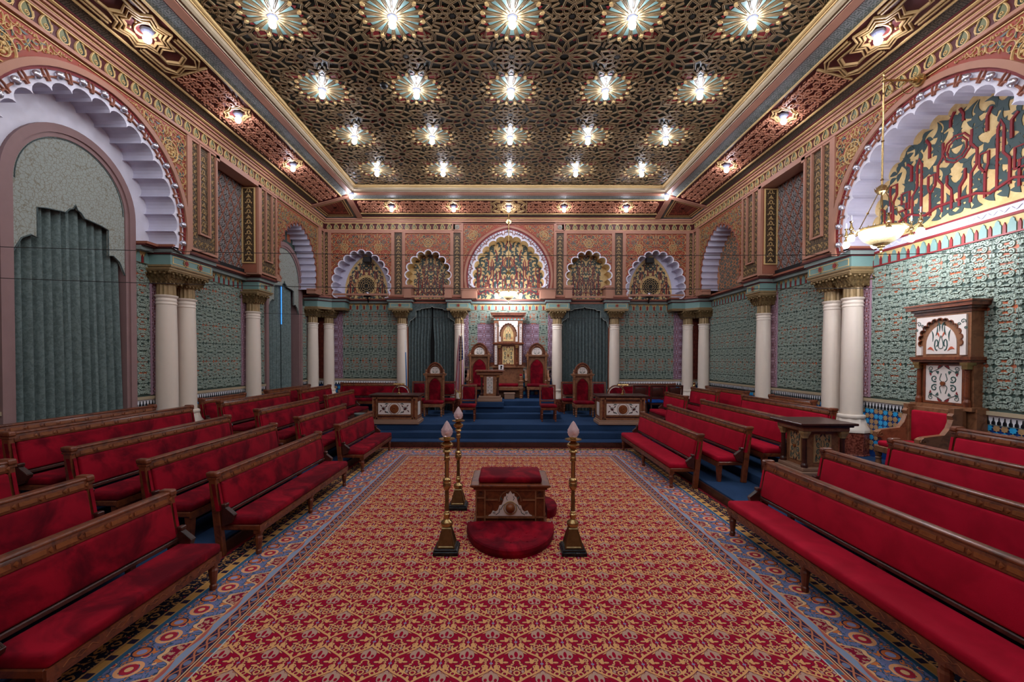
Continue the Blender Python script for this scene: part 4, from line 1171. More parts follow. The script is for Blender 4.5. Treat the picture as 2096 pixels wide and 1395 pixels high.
# ---- windows of the left wall
def window(n,c,vs,hw):
    f=FR('L'); H=HD
    m=MB(f)
    def frame(m,r0,r1,h0,h1,mi=0):
        o=[(c-r1,ZPS)]+polar(c,vs,r1,pi,0,28)+[(c+r1,ZPS)]; i=[(c-r0,ZPS)]+polar(c,vs,r0,pi,0,28)+[(c+r0,ZPS)]
        m.strip([(a,b,h1) for a,b in o],[(a,b,h1) for a,b in i],mi); m.strip([(a,b,h1) for a,b in i],[(a,b,h0) for a,b in i],mi); m.strip([(a,b,h1) for a,b in o],[(a,b,H-.18) for a,b in o],mi)
    frame(m,hw-.13,hw,H-.3,H+.07); frame(m,hw-.20,hw-.12,H-.3,H+.04)
    root=struct(f'window_{n}',m,'mauve')
    m=MB(f); m.poly([(c-hw,0),(c-hw,vs)]+polar(c,vs,hw,pi,0,24)[1:-1]+[(c+hw,vs),(c+hw,0)],H-.42); m.ob('glass_pane','pane',root)
    m=MB(f)
    for u in np.arange(c-hw+.2,c+hw-.1,.34): m.box(u-.015,u+.015,.2,vs+hw-.2,H-.42,H-.39)
    for v in np.arange(.8,vs+.8,.62): m.box(c-hw+.05,c+hw-.05,v-.015,v+.015,H-.42,H-.39)
    m.ob('glazing_bars','woodd',root)
    m=MB(f); m.box(c-hw-.1,c+hw+.1,-.1,7,H-.62,H-.6); m.ob('shutter_back','dark',root)
window(1,7.55,5.0,1.17); window(2,14.65,4.95,1.2)
def fold_sheet(fr,u0,u1,z0,z1,h,amp,n,mat,name,label,cat,edge=None,par=None,top=None,nz=6):
    """hanging pleated cloth; edge(t,z)->(u) remap"""
    m=MB(fr); N=n*8; rr=random.Random(name+str(u0)); ph=[rr.uniform(-.3,.3) for _ in range(n+2)]; am=[rr.uniform(.6,1.1) for _ in range(n+2)]
    V=[]
    for j in range(nz+1):
        z=z1+(z0-z1)*j/nz
        for i in range(N+1):
            t=i/N; x=t*n; kf=int(x); p=x*2*pi+ph[kf]*math.sin((x-kf)*pi)
            a=amp*(am[kf]*(1-(x-kf))+am[kf+1]*(x-kf))*(.75+.25*j/nz)
            u=u0+(u1-u0)*t
            if edge: u=edge(t,z,u)
            V.append((u+.3*amp*math.sin(p*2)*.2,z,h+a*math.cos(p)))
    F=[(j*(N+1)+i,j*(N+1)+i+1,(j+1)*(N+1)+i+1,(j+1)*(N+1)+i) for j in range(nz) for i in range(N)]
    m.add(V,F); o=m.ob(name,mat,par,smooth=True); tag(o,label,cat); return o
fL=FR('L')
def valance(c,vs,hw,z0,fr,mat,label,h):
    prof=[(-1,-.98),(-.94,-.88),(-.88,-.78),(-.74,-.70),(-.64,-.72),(-.64,-.30),(-.5,-.27),(-.2,-.24),(-.17,-.24),(-.10,-.17),(-.04,-.15),(0,-.08),(.04,-.15),(.10,-.17),(.17,-.24),(.2,-.24),(.5,-.27),(.64,-.30),(.64,-.72),(.74,-.70),(.88,-.78),(.94,-.88),(1,-.98)]
    P=[(c+a*hw,vs+b*z0) for a,b in prof]
    m=MB(fr); out=P+polar(c,vs,hw,0,pi,24)
    m.poly(out,h,h-.03); o=m.ob('valance',mat); tag(o,label,'valance')
    m=MB(fr); m.ribbon(P,.02,.012,h0=h); m.ribbon(polar(c,vs,hw-.03,0,pi,24),.015,.012,h0=h); m.ob('braid_trim','curtaind',o)
    return o
valance(7.55,5.02,.965,1.12,fL,'valance','pale leaf-patterned arched valance in the near left window',HD+.02)
valance(14.65,4.97,1.0,1.12,fL,'valance','pale leaf-patterned arched valance in the far left window',HD+.02)
fold_sheet(fL,6.6,8.42,ZPS,5.0,HD-.12,.10,12,'curtain','curtain','tall grey-green pleated curtain in the near left window','curtain',edge=lambda t,z,u:6.6+(u-6.6)*(1+.06*(1-(z-ZPS)/4.5)),nz=8)
fold_sheet(fL,13.68,14.50,ZPS,5.0,HD-.10,.07,6,'curtain','curtain','left-hand leaf of the grey curtain in the far left window, nearer the camera','curtain')
fold_sheet(fL,14.54,15.25,ZPS,5.0,HD-.10,.07,6,'curtain','curtain','right-hand leaf of the grey curtain in the far left window, nearer the platform','curtain')
m=MB(fL); m.box(14.49,14.535,3.45,4.82,HD-.02,HD-.01); o=m.ob('daylight_gap','daylight'); tag(o,'narrow slit of blue daylight between the curtains of the far left window','daylight slit')
# curtains of the two side doors in the back wall
fB=FR('B')
for s in (-1,1):
    w='left' if s<0 else 'right'; c=s*2.88; H=DW-DR+.12
    pr=[(-1,-1.45),(-.95,-1.25),(-.9,-1.05),(-.78,-.95),(-.72,-.85),(-.66,-.85),(-.66,-.42),(-.5,-.40),(-.45,-.32),(-.2,-.27),(-.06,-.25),(0,-.17),(.06,-.25),(.2,-.27),(.45,-.32),(.5,-.40),(.66,-.42),(.66,-.85),(.72,-.85),(.78,-.95),(.9,-1.05),(.95,-1.25),(1,-1.45)]
    P=[(c+a*.92,4.42+b*.62) for a,b in pr]; m=MB(fB); m.poly(P+[(c+.92,4.42),(c-.92,4.42)],H+.16,H+.13); o=m.ob('valance','curtaind'); tag(o,f'dark grey shaped valance over the curtain at the {w} of the central throne','valance')
    m=MB(fB); m.ribbon(P,.022,.012,h0=H+.16); m.ob('braid_trim','valance',o)
    gap=.06 if s<0 else .0
    fold_sheet(fB,c-.9,c-gap*.3,ZPS,4.3,H,.06,7,'curtaind','curtain',f'dark teal pleated curtain, left leaf, behind the small chairs at the {w} of the throne','curtain',edge=(lambda t,z,u,c=c,g=gap:u-g*t*(1 if z<3.3 else .2)))
    fold_sheet(fB,c+gap*.3,c+.9,ZPS,4.3,H,.06,7,'curtaind','curtain',f'dark teal pleated curtain, right leaf, behind the small chairs at the {w} of the throne','curtain',edge=(lambda t,z,u,c=c,g=gap:u+g*(1-t)*(1 if z<3.3 else .2)))
    m=MB(fB); m.box(c-.95,c+.95,ZPS,4.45,DW-DR-.02,DW-DR+.015); struct('door_'+('1' if s<0 else '2'),m,'dark')
    m=MB(fB)
    for q in (-1,1): m.box(*sorted((c+q*.93,c+q*1.0)),ZPS,4.45,DW-DR,DW-DR+.16)
    m.box(c-1,c+1,4.42,4.48,DW-DR,DW-DR+.3); struct('trim_door_'+('1' if s<0 else '2'),m,'pinkd')
for o in set(bpy.data.objects)-SHELL0:
    if o.parent is None and o.type!='CAMERA':
        o.location=Vector(o.location)*KS+Vector((0,0,CZ*(1-KS))); o.scale=(KS,)*3
# ================================================================ COLUMNS
def make_column():
    t=thing('column','','column')
    m=MB(); n=8
    m.lathe(0,0,[(.33,0),(.33,.02),(.315,.04),(.315,.44),(.30,.46)],8,twist=0); 
    m.ob('pedestal','marble',t)
    m=MB(); m.lathe(0,0,[(.33,.46),(.33,.52),(.26,.60),(.235,.68),(.225,.72)],8); m.lathe(0,0,[(.20,.70),(.232,.73),(.238,.755),(.232,.78),(.20,.80)],20); m.ob('base','cream',t,smooth=True)
    m=MB(); m.lathe(0,0,[(.185,.78),(.186,1.2),(.180,2.2),(.168,2.93)],22); m.ob('shaft','cream',t,smooth=True)
    m=MB(); m.lathe(0,0,[(.168,2.92),(.178,2.93),(.178,2.95),(.170,2.96),(.170,2.985),(.178,2.995),(.178,3.015),(.170,3.025),(.170,3.05),(.180,3.06),(.198,3.085),(.198,3.10),(.17,3.11)],22); m.ob('necking','cream',t,smooth=True)
    m=MB(); m.lathe(0,0,[(.150,3.10),(.145,3.30),(.165,3.33)],28,lob=.10); m.ob('fluted_neck','bronze',t)
    m=MB(); V=[(sx*r,sy*r,z) for r,z in ((.17,3.33),(.20,3.37),(.215,3.48),(.25,3.555)) for sx,sy in ((-1,-1),(1,-1),(1,1),(-1,1))]
    m.add(V,[(j*4+i,j*4+(i+1)%4,(j+1)*4+(i+1)%4,(j+1)*4+i) for j in range(3) for i in range(4)]+[(0,1,2,3)])
    def curl(u,z0,L,wd,out,c,s,base):
        V=[]
        for dr,dz,ww in ((0,0,.5),(.012,.25,1),(.03,.55,1),(.065+out,.86,.8),(.085+out,.80,.5),(.07+out,.64,.25)):
            for e in (-1,0,1):
                x=base+dr+(.010 if e==0 else 0); y=u+e*wd*ww; V.append((x*c-y*s,x*s+y*c,z0+dz*L))
        m.add(V,[(j*3+e,j*3+e+1,j*3+e+4,j*3+e+3) for j in range(5) for e in range(2)])
    for k in range(4):
        c,s=math.cos(k*pi/2),math.sin(k*pi/2)
        for u in (-.17,-.057,.057,.17): curl(u,3.345,.13,.045,0,c,s,.19)
        for u in (-.21,-.115,0,.115,.21): curl(u,3.40,.17,.042,.0,c,s,.205)
        for u in (-.18,-.09,0,.09,.18):
            x=.275; y=u; m.ball((x*c-y*s,x*s+y*c,3.50+.02*((u*100)%2)),.026,7,5)
        for u in (-.15,-.05,.05,.15):
            x=.19; y=u; m.ball((x*c-y*s,x*s+y*c,3.335),.020,6,4,sz=1.3)
    for a in (pi/4,3*pi/4,-pi/4,-3*pi/4):
        c,s=math.cos(a),math.sin(a); curl(0,3.37,.20,.06,.03,c,s,.27); m.ball((.38*c,.38*s,3.525),.034,8,5)
    m.ob('leaf_capital','leafbz',t)
    m=MB(); m.rbox(-.27,.27,-.27,.27,3.55,3.58,.006,1); m.rbox(-.285,.285,-.285,.285,3.575,3.605,.006,1); m.ob('abacus','bronze',t)
    return t
col0=make_column()
cl=[(-6.82,8.80,'near left pair, nearer the camera'),(-6.82,9.34,'near left pair, farther from the camera'),(-6.82,11.82,'standing alone halfway along the left wall'),
(-6.82,15.48,'at the far end of the left wall, beside the far window'),(-6.42,15.88,'in the far left corner, right one of the corner pair'),(-3.80,15.88,'left of the left drapery on the back wall'),
(-1.75,15.88,'behind the flag, left of the central throne'),(1.75,15.88,'right of the central throne'),(3.80,15.88,'right of the right drapery on the back wall'),
(6.42,15.88,'in the far right corner, left one of the corner pair'),(6.82,15.48,'in the far right corner, right one of the corner pair'),(6.82,11.90,'standing alone halfway along the right wall'),
(6.82,9.38,'near right pair, left one, base hidden by benches'),(6.82,8.85,'near right pair, with its red marble pedestal in view')]
cl=[(x,y,'cream column, '+l,'') for x,y,l in cl]
for i,(x,y,l,g) in enumerate(cl):
    c=col0 if i==0 else dup(col0,(x,y,ZP-.01),0)
    c.location=(x,y,ZP-.01); c['label']=l; c['group']='cream columns around the hall'
# ================================================================ LAMPS
MT['cup']=solid('pewter_cup','#5d6070',.6,.0)
SHELL1=set(bpy.data.objects)
def make_lamp(drop=.145,cup=.075,mt='bulb'):
    t=thing('ceiling_lamp','','lamp')
    m=MB(); m.lathe(0,0,[(.02,.02),(cup*1.25,0),(cup*1.1,-.03),(cup*.62,-.075),(cup*.55,-.085)],12,lob=.10); m.ob('socket_cup','cup',t)
    m=MB(); m.ball((0,0,-drop),.062,12,8,sz=1.05); m.ob('bulb',mt,t,smooth=True)
    return t
lp=make_lamp(); first=True; lc=make_lamp(mt='bulbc')
rown=['top row','second row','third row','farthest row']
coln=['first from the left','second from the left','middle one','fourth from the left','last on the right']
for j in range(4):
    for i in range(5):
        loc=((i-2)*2.0,L0+2*j,ZC-.015)
        lab=f'bare bulb in a ceiling rosette, {rown[j]}, {coln[i]}'
        if first: lp.location=loc; lp['label']=lab; c=lp; first=False
        else: c=dup(lp,loc,0,lab)
        c['group']='bulbs in the ceiling rosettes'
cn=['near star panel','second one','third one']
for s in (-1,1):
    for j,y in enumerate((7.3,9.75,12.25)):
        loc=(s*5.95,y,cz(.88)-.02); c=dup(lc,loc,0,f'bare bulb in the {"left" if s<0 else "right"} red cove, '+('in the big star frame nearest the camera','in the middle of the three seen','farthest of the three along the wall')[j]); c['group']='bulbs in the red coves'
    loc=(s*5.26,14.87,7.86); c=dup(lc,loc,0,f'bare bulb at the far {"left" if s<0 else "right"} corner of the ceiling panel where the beams meet'); c['group']='bulbs in the red coves'
for i,x in enumerate((-4.1,-1.93,0,1.93,4.1)):
    loc=(x,DW-.88,cz(.88)-.02); (c:=dup(lc,loc,0,'bare bulb in the far red cove above the back wall, '+coln[i]))['group']='bulbs in the red coves'
def chandelier(loc,rz,label,armlen,drop,wall):
    """origin at the wall bracket; the arm points to local -y"""
    t=thing('chandelier',label,'chandelier',loc,rz)
    m=MB()
    if wall:
        m.lathe(0,0,[(.0,0)],3) if 0 else None
        m.tube([(0,-.0,0),(0,-.05,0)],.10,12); m.tube([(0,-.04,0),(0,-.10,0)],.07,12); m.tube([(0,-.08,0),(0,-.16,0)],.035,8,r2=.05); m.tube([(0,-.15,0),(0,-armlen,0)],.018,8)
        m.tube([(0,-.22,-.02)]+[(0,-.22-.1*math.sin(a),-.12+.1*math.cos(a)) for a in np.linspace(.3,4.5,10)],.008,5)
        m.tube([(0,-armlen+.12,-.02)]+[(0,-armlen+.14+.08*math.cos(a),-.10-.08*math.sin(a)) for a in np.linspace(0,4.5,10)],.008,5)
        m.ball((0,-armlen,0),.035,8,6); m.lathe(0,-armlen,[(.03,.03),(.012,.06),(.02,.09),(.004,.14)],8); m.ob('wall_bracket','brass',t,smooth=True)
    y=-armlen
    m=MB(); m.tube([(0,y,-.02),(0,y,-drop)],.014,8)
    for z in (-.22,-drop*.55,-drop*.9): m.lathe(0,y,[(.014,z+.02),(.026,z),(.014,z-.02)],8)
    m.ob('stem','brass',t,smooth=True)
    m=MB(); m.lathe(0,y,[(.02,-drop+.10),(.06,-drop+.07),(.085,-drop+.02),(.08,-drop-.02),(.05,-drop-.05),(.02,-drop-.07)],14)
    for i in range(8): m.poly and m.tube([(.08*math.cos(i*pi/4),y+.08*math.sin(i*pi/4),-drop),(.10*math.cos(i*pi/4),y+.10*math.sin(i*pi/4),-drop+.06)],.012,4,r2=.003)
    m.ob('crown_hub','brass',t)
    R=.31; zb=-drop-.66
    for i in range(4):
        a=pi/4+i*pi/2; m=MB(); p0=(.05*math.cos(a),y+.05*math.sin(a),-drop-.04); p1=(R*math.cos(a),y+R*math.sin(a),zb+.03)
        m.tube([p0,p1],.008,6); mm=[(p0[q]*.5+p1[q]*.5) for q in range(3)]; m.ball(mm,.02,6,4); m.ob('stay_rod','brass',t)
    m=MB(); m.lathe(0,y,[(R+.04,zb+.03),(R+.05,zb+.015),(R+.03,zb),(R-.01,zb),(R-.015,zb+.03)],24)
    for i in range(20):
        a=2*pi*i/20; m.tube([(R*math.cos(a),y+R*math.sin(a),zb+.03),(R*1.0*math.cos(a),y+R*math.sin(a),zb+.065)],.012,4,r2=.004)
    m.ob('gallery_rim','brass',t)
    m=MB(); m.lathe(0,y,[(R,zb+.01),(R*.93,zb-.07),(R*.75,zb-.15),(R*.45,zb-.215),(R*.2,zb-.235)],24); m.ob('glass_bowl','bowlglass',t,smooth=True)
    m=MB(); m.lathe(0,y,[(R*.42,zb-.21),(R*.36,zb-.235),(R*.2,zb-.255),(.06,zb-.27),(.025,zb-.29),(.03,zb-.31),(.012,zb-.34),(.018,zb-.37),(.002,zb-.41)],12); m.ob('finial','brass',t,smooth=True)
    for i in range(6):
        a=pi/6+i*pi/3; ca,sa=math.cos(a),math.sin(a); r1=R+.19
        m=MB(); m.tube([(R*ca,y+R*sa,zb+.01),((R+.1)*ca,y+(R+.1)*sa,zb-.03),(r1*ca,y+r1*sa,zb+.02)],.009,6)
        m.lathe(r1*ca,y+r1*sa,[(.008,zb+.16),(.03,zb+.15),(.012,zb+.12),(.02,zb+.06),(.04,zb+.02),(.014,zb),(.014,zb-.03),(.035,zb-.05),(.04,zb-.08),(.02,zb-.09)],8)
        o=m.ob('lamp_arm','brass',t,smooth=True)
        m=MB(); m.tube([(r1*ca,y+r1*sa,zb+.15),(r1*ca,y+r1*sa,zb+.25)],.011,6); m.ob('candle_sleeve','white',o)
        m=MB(); m.ball((r1*ca,y+r1*sa,zb-.135),.055,10,6); m.ob('bulb','bulbh',o,smooth=True)
    return t
chandelier((W-.05,WC,6.98),-pi/2,'large brass bowl chandelier on a wall bracket at the right-hand arch',.62,1.82,True)
chandelier((0,DW-.05,7.38),0,'small brass bowl chandelier hanging in front of the central arch of the back wall',.5,2.0,True)
for ch in list(lc.children): bpy.data.objects.remove(ch)
bpy.data.objects.remove(lc)
for o in set(bpy.data.objects)-SHELL1:
    if o.parent is None:
        o.location=Vector(o.location)*KS+Vector((0,0,CZ*(1-KS))); o.scale=(KS,)*3
# ================================================================ BENCHES
def bench(L,style,label,loc,rz,group):
    t=thing('bench',label,'bench',loc,rz,group); h=L/2
    red='velvet' if rz>1 else 'velvet_lit'  # right-hand benches get the lit copy, the others the darker one
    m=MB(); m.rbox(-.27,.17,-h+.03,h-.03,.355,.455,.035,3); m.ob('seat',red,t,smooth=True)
    def lean(P):
        Q=P.copy(); Q[:,0]=P[:,0]+(P[:,2]-.45)*.17; return Q
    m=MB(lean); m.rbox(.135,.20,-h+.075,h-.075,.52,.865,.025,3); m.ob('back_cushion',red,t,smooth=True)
    m=MB(lean); m.rbox(.145,.215,-h+.05,h-.05,.865,.965,.012,2); m.box(.20,.225,-h+.05,h-.05,.50,.90)
    m.rbox(.135,.225,-h+.05,h-.05,.955,.985,.012,2)
    o=m.ob('top_rail','wood',t,smooth=True)
    m=MB(lean); st=.21; n=int((L-.14)/st); st=(L-.14)/n
    for i in range(n):
        a=-h+.07+st*i; m.box(.140,.148,a+.035,a+st-.035,.893,.930)
        m.add([(.146,a-.022,.911),(.134,a,.935),(.146,a+.022,.911),(.134,a,.888),(.130,a,.911)],[(0,1,4),(1,2,4),(2,3,4),(3,0,4)])
    m.ob('inlay_links','bandwood',o)
    m=MB(lean); m.rbox(.14,.20,-h+.05,h-.05,.475,.515,.008,1); m.ob('lower_rail','woodd',t)
    m=MB(); m.rbox(-.255,.20,-h+.03,h-.03,.30,.365,.01,1); m.box(-.27,-.25,-h+.03,h-.03,.29,.36); m.box(-.26,-.22,-h+.05,h-.05,.265,.30); o=m.ob('seat_frame','wood' if rz<1 else 'wood',t)
    if style=='front':
        m=MB(); 
        k=int(L/.32)
        for i in range(k):
            c=-h+.1+(L-.2)*(i+.5)/k
            def fr(P): return np.stack([-.27-P[:,2],P[:,0],P[:,1]],1)
            q=MB(fr)
            q.ribbon([(c+x,.325+.014*math.sin(x*60)) for x in np.linspace(-.13,-.04,8)],.006,.004); q.ribbon([(c+x,.325-.014*math.sin(x*60)) for x in np.linspace(.04,.13,8)],.006,.004)
            q.ribbon([(c-.05,.325),(c,.345),(c+.05,.325),(c,.305)],.006,.004,closed=True)
            m.V+=q.V; m.F+=[tuple(z+m.n for z in f_) for f_ in q.F]; m.M+=q.M; m.n+=q.n
        m.ob('carved_scrolls','bandwood',o,kind='stuff')
    nl=max(2,round(L/1.65)+1)
    for i in range(nl):
        y=-h+.09+(L-.18)*i/(nl-1)
        m=MB()
        if style=='front':
            m.rbox(-.265,-.175,y-.045,y+.045,.25,.36,.008,1); m.lathe(-.22,y,[(.036,.255),(.042,.235),(.036,.22),(.046,.20),(.044,.19),(.030,.07),(.026,.06),(.036,.045),(.034,.015),(.030,0)],10)
        else:
            m.add([(-.262,y-.042,.30),(-.178,y-.042,.30),(-.178,y+.042,.30),(-.262,y+.042,.30),(-.246,y-.03,0),(-.194,y-.03,0),(-.194,y+.03,0),(-.246,y+.03,0)],[(0,1,2,3),(4,7,6,5),(0,4,5,1),(1,5,6,2),(2,6,7,3),(3,7,4,0)])
        m.ob('leg','wood',t)
    for s in (-1,1):
        y=s*(h-.03)
        def pf(P):
            Q=P.copy(); Q[:,0]=P[:,0]+np.maximum(P[:,2]-.30,0)*.17-np.minimum(P[:,2]-.30,0)*.06*-1*-1; return Q
        m=MB(pf); m.rbox(.125,.215,y-.035,y+.035,.0,.96,.008,1); m.rbox(.10,.235,y-.045,y+.045,.935,1.0,.02,2); m.box(.115,.225,y-.04,y+.04,.915,.935)
        o=m.ob('end_post','wood',t)
        m=MB(pf)
        for q in (.045,): m.box(.122,.126,y-.018,y+.018,.52,.86)
        m.box(.150,.190,y-.0365,y+.0365,.54,.86,1) 
        m.ob('red_inset',red,o)
        m=MB()
        # arm stub: fluted block sloping to the seat
        m.add([(.16,y-.035,.60),(.16,y+.035,.60),(.02,y+.035,.49),(.02,y-.035,.49),(.16,y-.035,.36),(.16,y+.035,.36),(.05,y+.035,.40),(.05,y-.035,.40)],[(0,1,2,3),(4,7,6,5),(0,3,7,4),(1,5,6,2),(0,4,5,1),(2,6,7,3)])
        for q in (-.024,-.008,.008,.024): m.box(.0,.0,0,0,0,0) if 0 else m.tube([(.155,y+q,.602),(.025,y+q,.498)],.007,4)
        m.rbox(.115,.17,y-.04,y+.04,.585,.625,.008,1)
        m.ob('arm_bracket','woodd',t)
    return t
RX=[3.17,3.96,4.75,5.54,6.30]   # centre of each row on the right
LX=[3.27,4.07,4.86,5.65,6.40]
rz_z=[0.0,.16,.32,.48,.48]
def rb(row,y0,y1,label,side):
    x=(RX if side>0 else LX)[row]; L=y1-y0
    z=rz_z[row]
    bench(L,'front' if row==0 else 'plain',label,(side*x,(y0+y1)/2,z),0 if side>0 else pi,'red velvet benches in tiered rows')
# right side
rb(0,1.5,5.98,'long red bench, front row at the near right, legs on the carpet',1)
rb(1,1.5,6.0,'long red bench, second row at the near right',1)
rb(2,1.5,5.86,'long red bench, third row at the near right, before the canopied throne',1)
rb(3,1.5,5.82,'red bench, rearmost at the near right edge, beside the canopied throne',1)
rb(0,8.0,11.47,'red bench, front row at the far right, reaching the platform steps',1)
rb(1,7.83,11.73,'red bench on the first blue step, left of the pedestal desk',1)
rb(2,7.8,11.52,'red bench, third row at the right, near end hidden by the pedestal desk',1)
rb(3,7.95,11.01,'red bench, fourth row at the right, just before the near column pair',1)
rb(4,9.55,11.15,'short red bench against the right wall, between near column pair and single column',1)
rb(4,12.2,14.68,'red bench against the right wall beyond the single column',1)
rb(2,12.5,14.1,'short red bench on the platform, nearest the right-hand desk',1)
rb(3,12.3,14.0,'short red bench at the right, second one beyond the right-hand desk',1)
# left side (positions scaled to the row)
rb(0,2.75,4.55,'red bench filling the bottom left corner, front row',-1)
rb(1,2.6,4.5,'red bench at the left edge, second row, behind the bottom left bench',-1)
rb(2,2.4,4.5,'red bench end at the left edge, third row',-1)
rb(0,5.2,8.2,'red bench, front row of the middle left block, legs on the carpet',-1)
rb(1,5.17,8.15,'red bench, second row of the middle left block',-1)
rb(2,5.08,8.05,'red bench, third row of the middle left block',-1)
rb(3,5.15,8.2,'red bench, fourth row of the middle left block, its end post showing',-1)
rb(4,4.4,8.28,'red bench along the foot of the tall near left curtain',-1)
rb(0,9.05,11.35,'short red bench, front row at the left, next to the platform steps',-1)
rb(1,9.0,11.7,'red bench, second row of the far left block',-1)
rb(2,8.95,11.85,'red velvet bench, third row at the left, far block',-1)
rb(3,9.0,11.9,'red bench, fourth row of the far left block, just beyond the near columns',-1)
rb(4,9.55,11.15,'short red bench against the left wall, between near column pair and single column',-1)
rb(2,12.4,14.6,'red bench on the platform, nearest the left-hand desk',-1)
rb(3,12.5,14.7,'red bench on the platform at the left, middle of three in depth',-1)
rb(4,12.15,14.85,'red bench under the far left window curtain',-1)
bench(2.1,'plain','red bench against the back wall behind the left-hand desk',(-5.0,15.75,ZP),pi/2+.0001,'red velvet benches by the back wall')
bench(2.1,'plain','red bench against the back wall behind the dark chairs at the right',(5.0,15.75,ZP),pi/2+.0001,'red velvet benches by the back wall')
# ================================================================ ALTAR AND ITS LIGHTS
t=thing('altar','carved wooden kneeling altar with red velvet top in the middle of the carpet','altar',(-.02,0,0))
a0,a1,b0,b1=-.5,.5,6.07,6.80
m=MB(); m.box(a0+.02,a1-.02,b0+.03,b1,.04,.56); m.rbox(a0-.02,a1+.02,b0-.01,b1+.02,0,.045,.01,1); m.rbox(a0-.01,a1+.01,b0,b1+.01,.54,.575,.008,1); m.rbox(a0-.05,a1+.05,b0-.04,b1+.05,.585,.62,.01,2); m.rbox(a0-.025,a1+.025,b0-.015,b1+.025,.57,.59,.008,1); m.ob('case','wood',t)
def af(P): return np.stack([P[:,0],b0+.03-P[:,2],P[:,1]],1)
m=MB(af)
for u0,u1 in ((a0+.02,a0+.16),(a1-.16,a1-.02)): framebox(m,u0,u1,.05,.55,.02,.022); m.box(u0,u1,.15,.17,0,.02); m.box(u0,u1,.42,.44,0,.02)
m.box(a0+.16,a1-.16,.05,.07,0,.022); m.box(a0+.16,a1-.16,.15,.18,0,.03); m.box(a0+.16,a1-.16,.53,.55,0,.022); m.box(a0+.16,-.17,.39,.41,0,.02); m.box(.17,a1-.16,.39,.41,0,.02)
m.ribbon(arc(0,.38,.15,0,pi,14),.02,.02); m.ob('stiles_and_rails','oak',t)
m=MB(af)
for x in (-.41,.41):
    for z in (.10,.485):
        V=MB(); m.poly(arc(x,z,.026,0,2*pi*.95,10),.03,0)
m.ob('carved_bosses','woodd',t)
m=MB(af); P=[(-.30,.185),(-.27,.20),(-.24,.25),(-.20,.235),(-.17,.26),(-.15,.32),(-.12,.33),(-.10,.38),(-.085,.44),(-.06,.45),(-.055,.49),(-.03,.48),(0,.53)]
P=P+[(-x,z) for x,z in P[::-1][1:]]; m.poly(P,.032,0); m.ob('fretwork_panel','cpanel',t)
m=MB(af)
for s in (-1,1):
    m.ribbon([(s*x,z) for x,z in spiral(.22,.225,.022,.005,0,1.3,9)],.007,.005,h0=.03); m.ribbon([(s*.13,.27),(s*.10,.33),(s*.06,.36)],.012,.004,h0=.03); m.ribbon([(s*.20,.20),(s*.155,.23),(s*.14,.29)],.012,.004,h0=.03)
    m.ribbon([(s*.04,.40),(s*.055,.43),(s*.04,.46)],.01,.004,h0=.03)
    m.poly(leaf_poly(s*.10,.40,.06,.012,s*0+pi/2-s*.5,.3),.036,.03)
m.ob('painted_lines','teald',t,kind='stuff')
m=MB(af); m.ribbon(arc(0,.295,.088,0,2*pi*.97,20),.014,.014,h0=.03,closed=True); m.ob('boss_ring','goldd',t)
m=MB(); m.add(*[ (lambda q:(np.concatenate(q.V),q.F))(MB().ball((0,b0-.005,.295),.068,14,8,))][0]); m.ob('round_boss','bandwood',t,smooth=True)
m=MB(); m.rbox(a0+.06,a1-.06,b0+.04,b1-.05,.615,.705,.035,3); m.ob('top_cushion','velvet',t,smooth=True)
def kneeler(label,w,d,h,loc,rz):
    h*=1.12
    m=MB(); N=22; tuft=[(-.36,.22),(-.18,.34),(0,.22),(.18,.34),(.36,.22),(-.27,.5),(-.09,.5),(.09,.5),(.27,.5),(0,.68),(-.18,.66),(.18,.66)]
    nr=14; V=[];F=[]
    for j in range(nr+1):
        r=j/nr
        for i in range(N+1):
            a=pi*i/N; x=-math.cos(a)*w/2*r; y=-math.sin(a)*d*r
            z=h*(1-.12*r**6)
            for tx,ty in (tuft if d>.4 else []):
                q=((x-tx*w)**2+(y+ty*d)**2); z-=.06*math.exp(-q/.0055)
            V.append((x,y,z))
    for j in range(nr):
        for i in range(N): F.append((j*(N+1)+i,j*(N+1)+i+1,(j+1)*(N+1)+i+1,(j+1)*(N+1)+i))
    m.add(V,F)
    E=[(-math.cos(pi*i/N)*w/2,-math.sin(pi*i/N)*d) for i in range(N+1)]
    rings=[[(x*k,y*k,z) for x,y in E] for k,z in ((1.0,h*.88),(1.025,h*.75),(1.03,h*.4),(1.01,.0))]
    for A,B in zip(rings[:-1],rings[1:]): m.strip(A,B)
    m.quad((-w/2,0,0),(w/2,0,0),(w/2,0,h*.9),(-w/2,0,h*.9))
    o=m.ob('kneeling_cushion','velvet',smooth=True)
    if d>.4:
        m=MB()
        for tx,ty in tuft: m.ball((tx*w,-ty*d,h-.052),.013,7,5)
        m.ob('tuft_buttons','velvet',o,kind='stuff')
    o.location=loc; o.rotation_euler=(0,0,rz); tag(o,label,'cushion'); return o
kneeler('half-round tufted red velvet kneeling cushion on the carpet in front of the altar',1.15,.86,.115,(-.02,6.03,0),0)
kneeler('narrow red kneeling cushion just showing at the right side of the altar',.68,.17,.12,(.53,6.83,0),pi/2)
